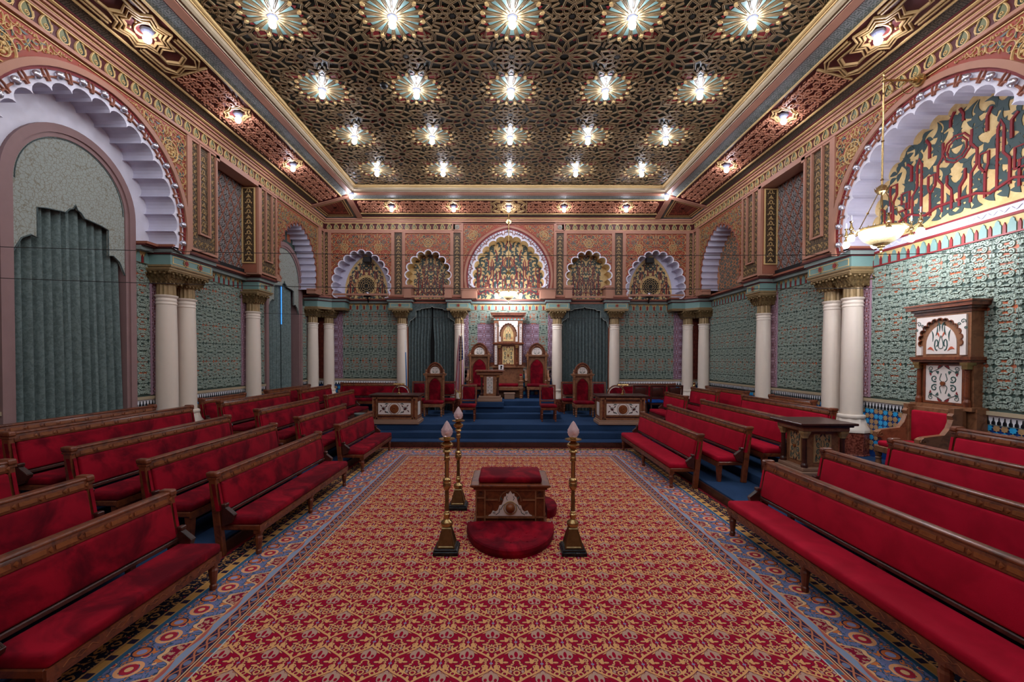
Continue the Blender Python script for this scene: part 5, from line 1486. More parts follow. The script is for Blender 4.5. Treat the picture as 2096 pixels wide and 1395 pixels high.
def candlestick(loc,label):
    t=thing('candlestick',label,'candlestick',loc,0,'tall brass candlesticks around the altar')
    m=MB(); m.rbox(-.15,.15,-.15,.15,0,.05,.006,1); m.rbox(-.135,.135,-.135,.135,.05,.075,.006,1); m.ob('marble_base','blackmarble',t)
    m=MB(); B=[(.105,.075),(.105,.09),(.095,.10),(.055,.285),(.06,.295),(.05,.31)]
    V=[(sx*r,sy*r,z) for r,z in B for sx,sy in ((-1,-1),(1,-1),(1,1),(-1,1))]; m.add(V,[(j*4+i,j*4+(i+1)%4,(j+1)*4+(i+1)%4,(j+1)*4+i) for j in range(5) for i in range(4)])
    for sx in (-1,1):
        for sy in (-1,1): m.tube([(sx*.098,sy*.098,.09),(sx*.075,sy*.075,.2),(sx*.05,sy*.05,.29)],.012,5,r2=.006)
    m.ob('pyramid_foot','brassd',t)
    m=MB(); m.lathe(0,0,[(.04,.30),(.068,.32),(.074,.345),(.068,.37),(.035,.395),(.03,.41),(.038,.43),(.04,.46),(.028,.475),(.034,.49),(.024,.50)],18); m.ob('lower_knop','brass',t,smooth=True)
    m=MB(); m.lathe(0,0,[(.024,.50),(.0235,.56),(.023,.62),(.022,.68),(.022,.755)],12,twist=7,lob=.16); m.ob('twisted_shaft','brassd',t)
    m=MB(); m.lathe(0,0,[(.022,.75),(.03,.76),(.046,.785),(.05,.81),(.044,.825),(.052,.83),(.052,.84),(.046,.85),(.05,.87),(.044,.89),(.03,.90),(.026,.905)],18); m.lathe(0,0,[(.026,.90),(.0255,1.10)],14); m.lathe(0,0,[(.026,1.10),(.038,1.115),(.032,1.14),(.036,1.155),(.030,1.165),(.030,1.20),(.052,1.215),(.048,1.235),(.03,1.25),(.05,1.265),(.076,1.29),(.078,1.31),(.06,1.33),(.03,1.345),(.05,1.36)],20); m.ob('shaft_and_knops','brass',t,smooth=True)
    m=MB(); m.lathe(0,0,[(.04,1.352),(.096,1.368),(.100,1.378),(.09,1.378),(.045,1.368),(.04,1.385),(.045,1.40),(.035,1.405)],22); m.ob('drip_pan','brass',t,smooth=True)
    # flame shaped glass
    m=MB(); n=24; V=[];F=[]; prof=[(.038,1.40),(.056,1.425),(.064,1.455),(.058,1.49),(.046,1.515),(.040,1.535),(.028,1.555),(.018,1.575),(.004,1.595)]
    for j,(r,z) in enumerate(prof):
        for i in range(n):
            a=2*pi*i/n+z*9; rr=r*(1.04+.15*math.sin(4*(2*pi*i/n)+z*50)+.05*math.sin(z*220)); V.append((rr*math.cos(a),rr*math.sin(a),z))
    F=[(j*n+i,j*n+(i+1)%n,(j+1)*n+(i+1)%n,(j+1)*n+i) for j in range(len(prof)-1) for i in range(n)]; F.append(tuple(range(n))); m.add(V,F)
    m.ob('flame_glass','flame',t,smooth=True)
    m=MB(); m.ball((0,0,1.445),.022,8,6); m.ob('inner_bulb','fbulb',t)
    return t
MT['fbulb']=solid('peach_bulb','#e8a48a',.4)
candlestick((-.80,5.37,0),'brass candlestick with flame glass, left of the altar and nearer the camera')
candlestick((.735,5.37,0),'brass candlestick with flame glass, alone at the right of the altar')
candlestick((-.83,6.95,0),'brass candlestick with flame glass, left of the altar and farther back')
# ================================================================ SEATS OF THE OFFICERS
def turned(m,x,y,z0,z1,r):
    H=z1-z0; m.lathe(x,y,[(r*.7,z0),(r,z0+H*.06),(r*.6,z0+H*.14),(r*.95,z0+H*.25),(r*.8,z0+H*.5),(r*1.05,z0+H*.62),(r*.65,z0+H*.7),(r,z0+H*.78),(r,z1)],10)
def roundel(m1,m2,c,z,r,y):
    """white disc with painted arabesque"""
    f=lambda P: np.stack([P[:,0]+c,y-P[:,2],P[:,1]+z],1)
    m1.fr=f; m2.fr=f
    m1.poly([(r*math.cos(a),r*.98*math.sin(a)-.1*r) for a in np.linspace(-.6,pi+.6,20)],.012,0)
    for s in (-1,1):
        m2.ribbon([(s*x,q) for x,q in spiral(r*.38,-.05*r,r*.25,r*.08,-pi*.8,1.2,9)],.012,.004,h0=.012)
        m2.ribbon([(s*x,q) for x,q in spiral(r*.34,r*.5,r*.18,r*.05,pi*.2,-1.1,8)],.010,.004,h0=.012)
        m2.poly(leaf_poly(s*r*.1,-r*.45,r*.5,r*.09,(.35 if s>0 else pi-.35),.4*s),.016,.012)
    m2.ribbon([(0,-r*.5),(0,r*.7)],.010,.004,h0=.012)
def throne(loc,label,scale=1,rz=0,w=.66,backh=1.02,redw=.36,wide=False):
    t=thing('throne_chair',label,'chair',loc,rz,None); h=w/2
    wd='oak'
    m=MB(); m.rbox(-h+.01,h-.01,-.30,.24,.40,.50,.04,3); m.ob('seat','velvet',t,smooth=True)
    m=MB(); m.rbox(-h,h,-.29,.25,.30,.41,.01,1); m.ob('seat_frame',wd,t)
    for x in (-h+.06,h-.06):
        for y in (-.25,.21):
            m=MB(); m.rbox(x-.045,x+.045,y-.045,y+.045,.28,.40,.006,1); turned(m,x,y,0,.29,.038); m.ob('leg',wd,t,smooth=False)
    bw=h-.02
    # back with pointed opening for the cushion
    def bf(P): return np.stack([P[:,0],.20-P[:,2],P[:,1]],1)
    m=MB(bf); m.box(-bw,bw,.44,.44+backh*.88,-.05,.0); m.ob('back_panel',wd,t)
    A=arch_pts(0,.44+backh*.50,redw/2,redw*.72,16)
    m=MB(bf); P=[(-redw/2,.50)]+A+[(redw/2,.50)]; m.poly(P,.035,0); m.ob('back_cushion','velvet',t,smooth=False)
    m=MB(bf); Q=[(-redw/2-.02,.50)]+[tuple(p) for p in offs(A,.02)]+[(redw/2+.02,.50)]; m.ribbon(Q,.03,.045); m.ob('cushion_moulding','wood',t)
    for s in (-1,1):
        m=MB(); m.lathe(s*(bw-.03),.13,[(.045,.46),(.045,.60),(.03,.62),(.028,.64),(.028,.44+backh*.72),(.045,.44+backh*.76),(.05,.44+backh*.84),(.05,.44+backh*.86)],8); m.ob('side_colonnette',wd,t)
    zt=.44+backh*.88
    m=MB(bf); m.box(-bw-.05,bw+.05,zt-.04,zt,-.07,.10); m.box(-bw-.07,bw+.07,zt,zt+.035,-.08,.12); m.ob('cornice',wd,t)
    # crest
    r=bw*.80; zc=zt+.035+r*.25
    ar=arch_pts(0,zc,r,r*1.18,18,below=r*.2)
    m=MB(bf); m.poly([tuple(p) for p in ar],.0,-.05); m.ribbon(ar,.05,.04,h0=-.0); m.ob('crest_arch','wood',t)
    inn=arch_pts(0,zc,r*.80,r*.94,13,below=r*.18); m=MB(bf); m.ribbon(scallop(inn,-.9,5),.022,.05); m.ob('crest_scallops',wd,t)
    m1=MB();m2=MB(); roundel(m1,m2,0,zc+r*.08,r*.64,.20); o=m1.ob('crest_panel','cpanel',t); m2.ob('painted_arabesque','teald',o)
    for s in (-1,1):
        m=MB(); m.lathe(s*(bw-.02),.16,[(.045,zt+.035),(.045,zt+.06),(.02,zt+.09),(.03,zt+.12),(.004,zt+.19)],8); m.ob('corner_finial',wd,t)
    if scale!=1: t.scale=(scale,)*3
    return t
def arms(t,w,yf=-.28,z=.68):
    h=w/2
    for s in (-1,1):
        m=MB(); x=s*(h+.02)
        def sf(P): return np.stack([x+P[:,2],P[:,0],P[:,1]],1)
        m.fr=sf; m.poly([(.20,.42),(.20,1.0),(.14,.98),(.12,.86),(.02,.76),(-.20,.72),(-.26,.70),(-.28,.62),(-.22,.58),(-.20,.42)],.035,-.035); m.poly([(.20,.42),(.20,1.0),(.14,.98),(.12,.86),(.02,.76),(-.20,.72),(-.26,.70),(-.28,.62),(-.22,.58),(-.20,.42)],-.035,None)
        m.ribbon(spiral(-.20,.655,.055,.012,pi/2,1.3,12),.016,.014,h0=.035); m.ribbon(spiral(-.20,.655,.055,.012,pi/2,1.3,12),.016,-.014,h0=-.035)
        m.ob('arm','oak',t)
def chair(loc,label,rz=0,rounded=False,cush='velvet',wd='wood',group=None,tall=.56):
    backc=wd if cush=='bluecush' else cush
    t=thing('chair',label,'chair',loc,rz,group)
    m=MB(); m.rbox(-.24,.24,-.25,.23,.41,.50,.035,3); m.ob('seat',cush,t,smooth=True)
    m=MB(); m.rbox(-.23,.23,-.24,.22,.34,.41,.008,1); m.ob('seat_frame',wd,t)
    for x in (-.2,.2):
        m=MB(); m.rbox(x-.03,x+.03,-.24,-.18,.32,.38,.004,1); turned(m,x,-.21,0,.33,.03); m.ob('leg',wd,t)
        m=MB(); m.tube([(x,.24,0),(x,.20,.3),(x,.20,.5)],.026,6); m.ob('leg',wd,t)
    def bf(P): return np.stack([P[:,0],.23-P[:,2]+(P[:,1]-.5)*.12,P[:,1]],1)
    if rounded:
        A=arch_pts(0,.75,.27,.27,16); m=MB(bf); m.ribbon([(-.27,.45)]+A+[(.27,.45)],.05,.045,h0=-.02); m.ob('back_frame',wd,t)
        A=arch_pts(0,.74,.23,.23,16); m=MB(bf); m.poly([(-.23,.52)]+A+[(.23,.52)],.035,-.01); m.ob('back_cushion',cush,t)
    else:
        zt=.5+tall
        m=MB(bf); m.rbox(-.25,-.20,.44,zt,-.02,.03,.006,1); m.rbox(.20,.25,.44,zt,-.02,.03,.006,1); m.rbox(-.25,.25,zt-.05,zt+.01,-.02,.035,.01,2); m.rbox(-.21,.21,.56,.60,-.02,.03,.006,1); m.ob('back_frame',wd,t)
        m=MB(bf); m.rbox(-.185,.185,.62,zt-.065,-.015,.045,.02,2); m.ob('back_cushion' if backc==cush else 'back_board',backc,t,smooth=True)
        for x in (-.225,.225): pass
    return t
gs='small red velvet side chairs'
chair((-1.22,13.35,ZP),'small red velvet chair on the platform, left, beside the foot of the flag',0)
chair((1.20,13.35,ZP),'small red velvet chair on the platform, right of the blue dais steps',0)
chair((-3.10,15.2,ZP),'small red chair half hidden behind the left throne chair, on its left',0)
chair((-2.06,15.2,ZP),'small red chair half hidden behind the left throne chair, on its right',0)
chair((2.10,15.2,ZP),'small red chair half hidden behind the right throne chair, on its left',0)
chair((3.16,15.2,ZP),'small red chair half hidden behind the right throne chair, on its right',0)
chair((-3.40,13.75,ZP),'round-backed red chair behind the left-hand desk',0,rounded=True)
chair((3.42,13.75,ZP),'round-backed red chair behind the right-hand desk',0,rounded=True)
for i,(x,w) in enumerate(((4.37,'left'),(4.95,'middle'),(5.52,'right'))):
    chair((x,14.9,ZP),f'dark wooden chair with blue seat at the far right, {w} of three',pi,cush='bluecush',wd='woodd',tall=.50)
throne((-2.42,14.45,ZP),'carved throne chair with arched crest on the platform, left, between desk and flag')
throne((2.45,14.45,ZP),'carved throne chair with arched crest on the platform, right, beside the right-hand desk')
a=throne((-1.03,15.74,.96),'tall throne with arched crest on the dais, at the left of the master seat',w=.76,backh=1.20,redw=.44); arms(a,.76)
a=throne((1.03,15.74,.96),'tall throne with arched crest on the dais, at the right of the master seat',w=.76,backh=1.20,redw=.44); arms(a,.76)
# ---- canopied wall thrones
def scroll_panel(par,f,u0,u1,v0,v1,base,name,c1='teald',c2='red'):
    """painted panel with mirrored arabesques and a small round boss"""
    m=MB(f); m.box(u0,u1,v0,v1,0,.012); o=m.ob(name,base,par)
    cu,cv=(u0+u1)/2,(v0+v1)/2; a,b=(u1-u0)/2,(v1-v0)/2; k=min(a,b*.7)
    m=MB(f); n=MB(f); w=k*.085
    for sx in (-1,1):
        for sy in (-1,1):
            def T(P): return [(cu+sx*x*a,cv+sy*y*b) for x,y in P]
            m.ribbon(T(spiral(.50,.26,.20,.05,-2.2,1.15,11)),w*1.5,.006,h0=.012,taper=.4)
            m.ribbon(T(bez((.1,.1),(.3,.2),(.15,.35),(.12,.55),6)),w*.7,.006,h0=.012)
            m.ribbon(T(spiral(.70,.80,.15,.04,-1.5,1.2,9)),w*.6,.006,h0=.012)
            m.ribbon(T(bez((.05,.97),(.2,.8),(.5,.7),(.8,.55),6)),w*.6,.006,h0=.012)
            m.poly(T(leaf_poly(.30,.50,.22,.09,.9,.4)),.018,.012); m.poly(T(leaf_poly(.62,.55,.22,.08,.4,.4)),.018,.012)
            n.poly(T(leaf_poly(.06,.97,.32,.07,-.6,.3)),.018,.012); n.poly(T(leaf_poly(.72,.40,.2,.06,1.2,.3)),.018,.012)
    m.ob('painted_arabesque',c1,o,kind='stuff'); n.ob('painted_petals',c2,o,kind='stuff')
    m=MB(f); m.poly([(cu+k*.17*math.cos(q),cv+k*.17*math.sin(q)) for q in np.linspace(0,2*pi,11)[:-1]],.04,.012); m.ob('round_boss','bandwood',o)
    return o
def canopy(par,f,u0,u1,vb,v1,v2,vt,depth,gold=False):
    """f: frame with h out of the back plane; v1 = shelf under the arch panel, v2 = top of it"""
    cu=(u0+u1)/2; w=u1-u0; base='goldwall' if gold else 'cpanel'
    m=MB(f); m.box(u0+.003,u1-.003,vb,v1+.01,0,depth-.06); m.box(u0,u1,v1,v2+.06,0,depth); m.ob('canopy_case','oak',par)
    m=MB(f)
    for q,(e,z0,z1) in enumerate(((.02,0,.04),(.015,.04,.14 if gold else .05),(.05,.14 if gold else .05,.18 if gold else .09),(.10,.18 if gold else .09,.24 if gold else .15),(.12,.24 if gold else .15,.27 if gold else .18))): m.box(u0-e,u1+e,v2+.06+z0,v2+.06+z1,0,depth+e)
    m.ob('canopy_cornice','wood',par)
    s0=w*.12 if not gold else w*.22
    # arch panel
    A=arch_pts(cu,v1+(v2-v1)*.40,w/2-s0-.02,(v2-v1)*.52,13,below=.08)
    m=MB(f); P=[(u0+.05 if not gold else u0+s0-.05,v1+.03),(u0+.05 if not gold else u0+s0-.05,v2+.02),(u1-.05 if not gold else u1-s0+.05,v2+.02),(u1-.05 if not gold else u1-s0+.05,v1+.03)]
    sc=scallop(A,1.0,5)
    sc=[p for p in sc if p[1]>v1+.035]
    m.poly(P+[(sc[-1][0],v1+.03)]+sc[::-1]+[(sc[0][0],v1+.03)],depth+.03,depth); o=m.ob('arch_panel','cpanel',par)
    m=MB(f); m.strip([(a,b,depth+.03) for a,b in sc],[(a,b,depth-.03) for a,b in sc]); m.ribbon(scallop(A,1.0,5),.018,.012,h0=depth+.03); m.ob('scalloped_edge','wood',o)
    m=MB(f)
    for s in (-1,1):
        for (x,y,r) in ((.40,.86,.055),(.33,.80,.035),(.44,.70,.03)):
            m.ribbon([(cu+s*(x*w+a2*w*.9),v1+(v2-v1)*y+b2*w*.9) for a2,b2 in spiral(0,0,r,.008,s*.5,1.2,9)],.012,.006,h0=depth+.03)
    m.ob('painted_corner_scrolls','teald',o)
    ty=arch_pts(cu,v1+(v2-v1)*.32,w/2-s0-.10,(v2-v1)*.50,14); m=MB(f); m.poly([(cu-(w/2-s0-.10),v1+.05)]+ty+[(cu+(w/2-s0-.10),v1+.05)],depth+.012,depth-.02); o2=m.ob('painted_tympanum',base,par)
    m=MB(f); n=MB(f); H=(v2-v1); a=w/2-s0-.10
    for s in (-1,1):
        T=lambda P: [(cu+s*x*a,v1+.06+y*H) for x,y in P]
        m.ribbon(T(spiral(.28,.24,.17,.05,-1.8,1.1,10)),.022,.006,h0=depth+.012); m.ribbon(T(bez((0,.12),(.3,.1),(.1,.35),(0,.45),6)),.012,.006,h0=depth+.012)
        m.poly(T(leaf_poly(.55,.30,.3,.05,1.3,.4)),depth+.018,depth); m.poly(T(leaf_poly(.10,.55,.25,.06,1.2,.4)),depth+.018,depth); m.poly(T(leaf_poly(.35,.45,.3,.05,1.9,.4)),depth+.018,depth)
        n.poly(T(leaf_poly(.45,.06,.45,.04,.1,.2)),depth+.018,depth); n.poly(T(leaf_poly(.08,.40,.25,.04,.5,.2)),depth+.018,depth)
    m.ob('painted_arabesque','teald',o2,kind='stuff'); n.ob('painted_petals','orange',o2,kind='stuff')
    # shelf and colonnettes
    m=MB(f); m.box(u0-.05,u1+.05,v1-.05,v1,0,depth+.06); m.box(u0-.03,u1+.03,v1-.09,v1-.05,0,depth+.03); m.ob('shelf','wood',par)
    for s in (-1,1):
        c=cu+s*(w/2-.06) if not gold else cu+s*(w/2-s0+.02)
        g=MB(f); pts=[(.05,vb),(.05,vb+.08),(.035,vb+.12),(.032,v1-.22),(.04,v1-.21)]
        V=[];F=[]; n=10
        for r,z in pts:
            for i in range(n): V.append((c+r*math.cos(2*pi*i/n),z,depth-.02+r*math.sin(2*pi*i/n)))
        F=[(j*n+i,j*n+(i+1)%n,(j+1)*n+(i+1)%n,(j+1)*n+i) for j in range(len(pts)-1) for i in range(n)]; g.add(V,F); g.ob('colonnette','wood',par)
        g=MB(f); g.box(c-.06,c+.06,v1-.14,v1-.09,depth-.09,depth+.05); g.box(c-.045,c+.045,v1-.20,v1-.14,depth-.07,depth+.035); g.ob('colonnette_capital','brass',par)
    q=.17*w if not gold else .30*w
    scroll_panel(par,lambda P: f(np.stack([P[:,0],P[:,1],P[:,2]+depth-.055],1)),u0+q,u1-q,vb+.05,v1-.14,base,'painted_panel')
    m=MB(f); framebox(m,u0+q-.04,u1-q+.04,vb+.01,v1-.10,.04,depth-.03,h0=depth-.07); m.ob('panel_frame','wood',par)
# right-hand throne against the wall
T0=set(bpy.data.objects)
t=thing('canopied_throne','big carved throne with tall painted canopy against the right wall','chair')
fr_r=lambda P: np.stack([WR-P[:,2],P[:,0],P[:,1]],1)
m=MB(fr_r); m.box(6.88,7.98,ZP,1.58,0,.19); m.box(6.90,7.96,1.54,1.60,0,.25); m.ob('plinth','oak',t)
canopy(t,fr_r,6.96,7.90,1.60,2.40,3.06,3.2,.22)
def rt(P):   # local x -> -Y world..., seat faces -X
    return np.stack([6.78+P[:,1],WC-P[:,0]*1.0,P[:,2]+ZP],1)
m=MB(rt); m.rbox(-.36,.36,-.34,.26,.36,.46,.04,3); m.ob('seat','velvet_lit',t,smooth=True)
m=MB(rt); m.rbox(-.40,.40,-.36,.30,.26,.37,.01,1); m.ob('seat_frame','oak',t)
m=MB(rt); m.rbox(-.33,.33,.22,.30,.46,1.0,.03,3); m.ob('back_cushion','velvet_lit',t,smooth=True)
m=MB(rt); m.box(-.42,.42,.28,.42,.26,1.06); m.box(-.37,-.33,.2,.3,.44,1.04); m.box(.33,.37,.2,.3,.44,1.04); m.ob('back_frame','oak',t)
for s in (-1,1):
    for y in (-.30,.22):
        m=MB(rt); m.rbox(s*.36-.05,s*.36+.05,y-.05,y+.05,.24,.38,.006,1); turned(m,s*.36,y,0,.25,.05); m.ob('leg','oak',t)
    sf=lambda P,s=s: rt(np.stack([s*.40+P[:,2],P[:,0],P[:,1]],1))
    Q=[(.34,.38),(.34,1.10),(.20,1.10),(.20,1.02),(.17,.98),(.19,.92),(.14,.78),(.06,.68),(-.26,.64),(-.34,.60),(-.34,.52),(-.26,.50),(-.20,.38)]
    m=MB(sf); m.poly(Q,.045,-.045); m.poly(Q,-.045,None); 
    for hh in (.045,-.045): m.ribbon(spiral(-.27,.565,.06,.012,pi/2,1.3,12),.018,.014*(1 if hh>0 else -1),h0=hh)
    m.ob('arm','oak',t)
for o in set(bpy.data.objects)-T0:
    if o.parent is None: o.location=(0,0,CZ*(1-KS)); o.scale=(KS,)*3
# master's seat
t=thing('canopied_throne','wide master seat with tall gilded canopy panel in the centre of the dais','chair')
fb=lambda P: np.stack([P[:,0],DRS-.22-P[:,2],P[:,1]],1)
m=MB(fb); m.box(-.54,.54,.96,2.05,-.22,.04); m.box(-.56,.56,2.03,2.10,-.22,.16); m.ob('plinth','oak',t)
canopy(t,fb,-.51,.51,2.10,2.92,3.64,3.8,.16,gold=True)
m=MB(fb)
for s in (-1,1): framebox(m,*sorted((s*.50,s*.37)),2.12,3.62,.02,.19); m.box(*sorted((s*.48,s*.39)),2.14,3.60,.15,.175,1)
m.box(-.34,.34,3.60,3.68,.15,.18,1); m.ob('white_inlaid_border',['wood','cpanel'],t)
m=MB(fb)
for s in (-1,1):
    for z in np.arange(2.20,3.58,.09): m.ribbon(star_pts(s*.435,z,.022,4,.5),.006,.004,h0=.175,closed=True)
m.ob('border_stars','redd',t,kind='stuff')
m=MB(fb)
for i in range(9):
    u=-.48+.12*i; m.poly([(u-.055,3.71),(u,3.80),(u+.055,3.71)],.185,.12,mi=0); m.poly([(u+.01,3.80),(u+.06,3.72),(u+.11,3.80)],.185,.12,mi=1)
m.ob('zigzag_frieze',['teal','orange'],t,kind='stuff')
m=MB(); y=15.55
def mt(P): return np.stack([P[:,0],15.74+P[:,1],P[:,2]+.96],1)
m=MB(mt); m.rbox(-.36,.36,-.30,.26,.40,.51,.04,3); m.ob('seat','velvet',t,smooth=True)
m=MB(mt); m.rbox(-.44,.44,-.30,.30,.28,.41,.01,1); m.box(-.44,.44,.26,.34,.28,1.1); m.ob('seat_frame','oak',t)
m=MB(mt); m.rbox(-.37,.37,.20,.28,.50,1.02,.03,3); m.ob('back_cushion','velvet',t,smooth=True)
for s in (-1,1):
    m=MB(mt); m.rbox(s*.45-.075,s*.45+.075,-.32,-.17,.28,.62,.02,2); m.rbox(s*.45-.06,s*.45+.06,-.2,.3,.56,.78,.03,2); m.rbox(s*.45-.07,s*.45+.07,.1,.28,.75,1.08,.03,2); turned(m,s*.45,-.24,0,.29,.07)
    for z in (.36,.48,.60): m.tube([(s*.45-.08,-.31,z),(s*.45+.08,-.31,z)],.03,8)
    m.ob('arm','oak',t)
    m=MB(mt); m.rbox(s*.45-.045,s*.45+.045,-.18,.08,.78,.84,.02,2); m.ob('arm_pad','velvet',t)
m=MB(); m.rbox(-.13,.22,15.15,15.45,.96,1.16,.01,1); m.rbox(-.15,.24,15.13,15.47,1.14,1.17,.006,1); o=m.ob('footstool','tan'); tag(o,'plain wooden footstool on the dais under the front of the master seat','footstool')
# lectern on the dais
t=thing('lectern','carved wooden lectern with painted panel standing before the master seat','lectern',(-.60,14.45,.96))
m=MB(); m.rbox(-.40,.40,-.22,.26,0,.10,.01,1); m.rbox(-.36,.36,-.19,.24,.10,.18,.02,2); m.ob('base','tan',t)
m=MB(); m.box(-.20,.20,-.12,.18,.18,.92); m.box(-.30,.30,-.08,.18,.18,.24); m.ob('case','oak',t)
for s in (-1,1):
    m=MB(); m.lathe(s*.26,-.10,[(.05,.18),(.05,.26),(.035,.28),(.033,.76),(.045,.80)],10); m.ob('colonnette','woodd',t); m=MB(); m.rbox(s*.26-.055,s*.26+.055,-.155,-.045,.78,.86,.008,1); m.ob('colonnette_capital','brass',t)
m=MB(); m.rbox(-.42,.42,-.2,.24,.86,.96,.02,2); m.ob('frieze','oak',t)
m=MB(); m.rbox(-.48,.48,-.28,.30,.96,1.0,.01,2); m.rbox(-.45,.45,-.24,.27,.995,1.02,.006,1); m.ob('top','wood',t)
scroll_panel(t,lambda P: np.stack([P[:,0],-.12-P[:,2],P[:,1]],1),-.10,.10,.26,.80,'cpanel','painted_panel','teald','redd')
m=MB(); m.rbox(-.32,-.155,14.30,14.40,1.985,2.145,.006,1); o=m.ob('framed_card','paper'); tag(o,'small white card standing on the right end of the dais lectern','card')
m=MB(); m.box(-.255,-.215,14.294,14.30,2.01,2.12); m.box(-.235,-.20,14.292,14.30,2.07,2.12); m.ob('dark_figure','plastic',o)
# pedestal desk on the right
def desk_pedestal():
    t=thing('pedestal_desk','square carved pedestal desk with corner colonnettes in the aisle at the right','lectern',(4.98,7.32,ZP)); a=.30; b=.30
    m=MB(); m.rbox(-.40,.40,-.36,.36,0,.09,.01,1); m.rbox(-.36,.36,-.32,.32,.09,.15,.015,2); m.ob('base','tan',t)
    m=MB(); m.box(-.26,.26,-.24,.24,.15,.74); m.ob('case','oak',t)
    for x in (-.30,.30):
        for y in (-.27,.27):
            m=MB(); m.lathe(x,y,[(.05,.15),(.05,.19),(.035,.22),(.032,.60),(.042,.63)],10); m.ob('colonnette','woodd',t)
            m=MB(); m.lathe(x,y,[(.04,.62),(.045,.65),(.07,.70),(.075,.73)],8,lob=.15); m.ob('colonnette_capital','goldd',t)
    m=MB(); m.rbox(-.37,.37,-.34,.34,.73,.81,.015,2); m.ob('frieze','oak',t)
    m=MB(); m.rbox(-.45,.45,-.42,.42,.83,.87,.012,2); m.rbox(-.41,.41,-.38,.38,.80,.835,.01,1); m.ob('top','woodd',t)
    scroll_panel(t,lambda P: np.stack([P[:,0],-.24-P[:,2],P[:,1]],1),-.14,.14,.22,.68,'ttan','front_panel','teald','redd')
    scroll_panel(t,lambda P: np.stack([-.26-P[:,2],P[:,0],P[:,1]],1),-.14,.14,.22,.68,'ttan','side_panel','teald','redd')
desk_pedestal()
# two clerks' desks
def desk(s,label):
    t=thing('desk',label,'desk',(s*3.24,12.86,ZP)); 
    m=MB(); m.rbox(-.70,.70,-.36,.38,0,.09,.01,1); m.rbox(-.67,.67,-.335,.355,.09,.13,.015,2); m.ob('plinth','tan',t)
    m=MB(); m.box(-.63,.63,-.30,.33,.12,.77); m.ob('case','wood',t)
    fr=lambda P: np.stack([P[:,0],-.30-P[:,2],P[:,1]],1)
    m=MB(fr); framebox(m,-.63,.63,.14,.77,.05,.02); framebox(m,-.50,.50,.24,.64,.03,.02); m.box(-.52,-.49,.14,.77,0,.02); m.box(.49,.52,.14,.77,0,.02); m.ob('stiles_and_rails','oak',t)
    m=MB(fr); m.box(-.47,.47,.67,.74,0,.012); m.box(-.47,.47,.16,.22,0,.012); 
    for x in (-.57,.57):
        for z in (.19,.70): m.poly(arc(x,z,.025,0,2*pi*.95,10),.028,0)
    m.ob('carved_band','woodd',t)
    m=MB(fr); m.box(-.46,.46,.28,.60,0,.012); o=m.ob('painted_panel','cpanel',t)
    m=MB(fr); n=MB(fr)
    for q in (-1,1):
        m.ribbon([(q*(x),z) for x,z in spiral(.30,.44,.06,.03,0,.95,12)],.014,.008,h0=.012); 
        for a in (.8,2.3,-.8,-2.3): n.poly([(q*x,z) for x,z in leaf_poly(.31+.06*math.cos(a),.44+.06*math.sin(a),.09,.018,a,.3)],.02,.012)
        n.ribbon([(q*x,z) for x,z in arc(.0,.44,.165,-1.1,1.1,10)],.010,.008,h0=.012)
        m.poly([(q*x,z) for x,z in leaf_poly(.16,.31,.12,.02,.2,.3)],.02,.012); m.poly([(q*x,z) for x,z in leaf_poly(.16,.57,.12,.02,-.2,.3)],.02,.012)
        n.poly(arc(q*.31,.44,.035,0,2*pi*.95,10),.03,.012)
    m.ob('painted_arabesque','teald',o,kind='stuff'); n.ob('painted_petals','redd',o,kind='stuff')
    m=MB(fr); m.poly(arc(0,.44,.125,0,2*pi*.97,24),.04,.012); m.ribbon(arc(0,.44,.085,0,2*pi*.97,20),.02,.02,h0=.035,closed=True); m.ribbon(arc(0,.44,.04,0,2*pi*.97,14),.02,.02,h0=.035,closed=True); m.ob('turned_boss','bandwood',t)
    fs=lambda P: np.stack([-s*(.63+P[:,2]),P[:,0],P[:,1]],1)
    m=MB(fs); framebox(m,-.30,.33,.14,.77,.06,.02); m.ob('side_frame','oak',t); m=MB(fs); m.box(-.14,.17,.24,.62,0,.012); m.ob('side_panel','cpanel',t)
    m=MB(); m.rbox(-.72,.72,-.38,.42,.80,.84,.012,2); m.rbox(-.68,.68,-.34,.38,.77,.805,.01,1); m.ob('top','woodd',t)
    return t
desk(-1,'carved wooden desk with painted scroll panel on the platform at the left'); desk(1,'carved wooden desk with painted scroll panel on the platform at the right')
def desk_lamp(x,label):
    t=thing('desk_lamp',label,'lamp',(x,12.75,ZP+.84),0,'brass desk lamps')
    m=MB(); m.lathe(0,0,[(.075,0),(.075,.01),(.05,.02),(.02,.05),(.014,.07),(.022,.10),(.012,.12),(.012,.20),(.02,.22),(.01,.24),(.01,.28)],14); m.ob('stand','brass',t,smooth=True)
    m=MB(lambda P: np.stack([P[:,2],P[:,0],P[:,1]],1)); 
    A=[(.045*math.cos(a),.28+.035*math.sin(a)) for a in np.linspace(0,pi,9)]; m.strip([(a,b,-.15) for a,b in A],[(a,b,.15) for a,b in A]); m.poly(A,.15); m.poly(A,-.15); m.box(-.045,.045,.268,.28,-.15,.15); m.ob('half_round_shade','brass',t)
desk_lamp(-3.16,'brass desk lamp with a half-round shade on the left-hand desk'); desk_lamp(3.28,'brass desk lamp with a half-round shade on the right-hand desk')
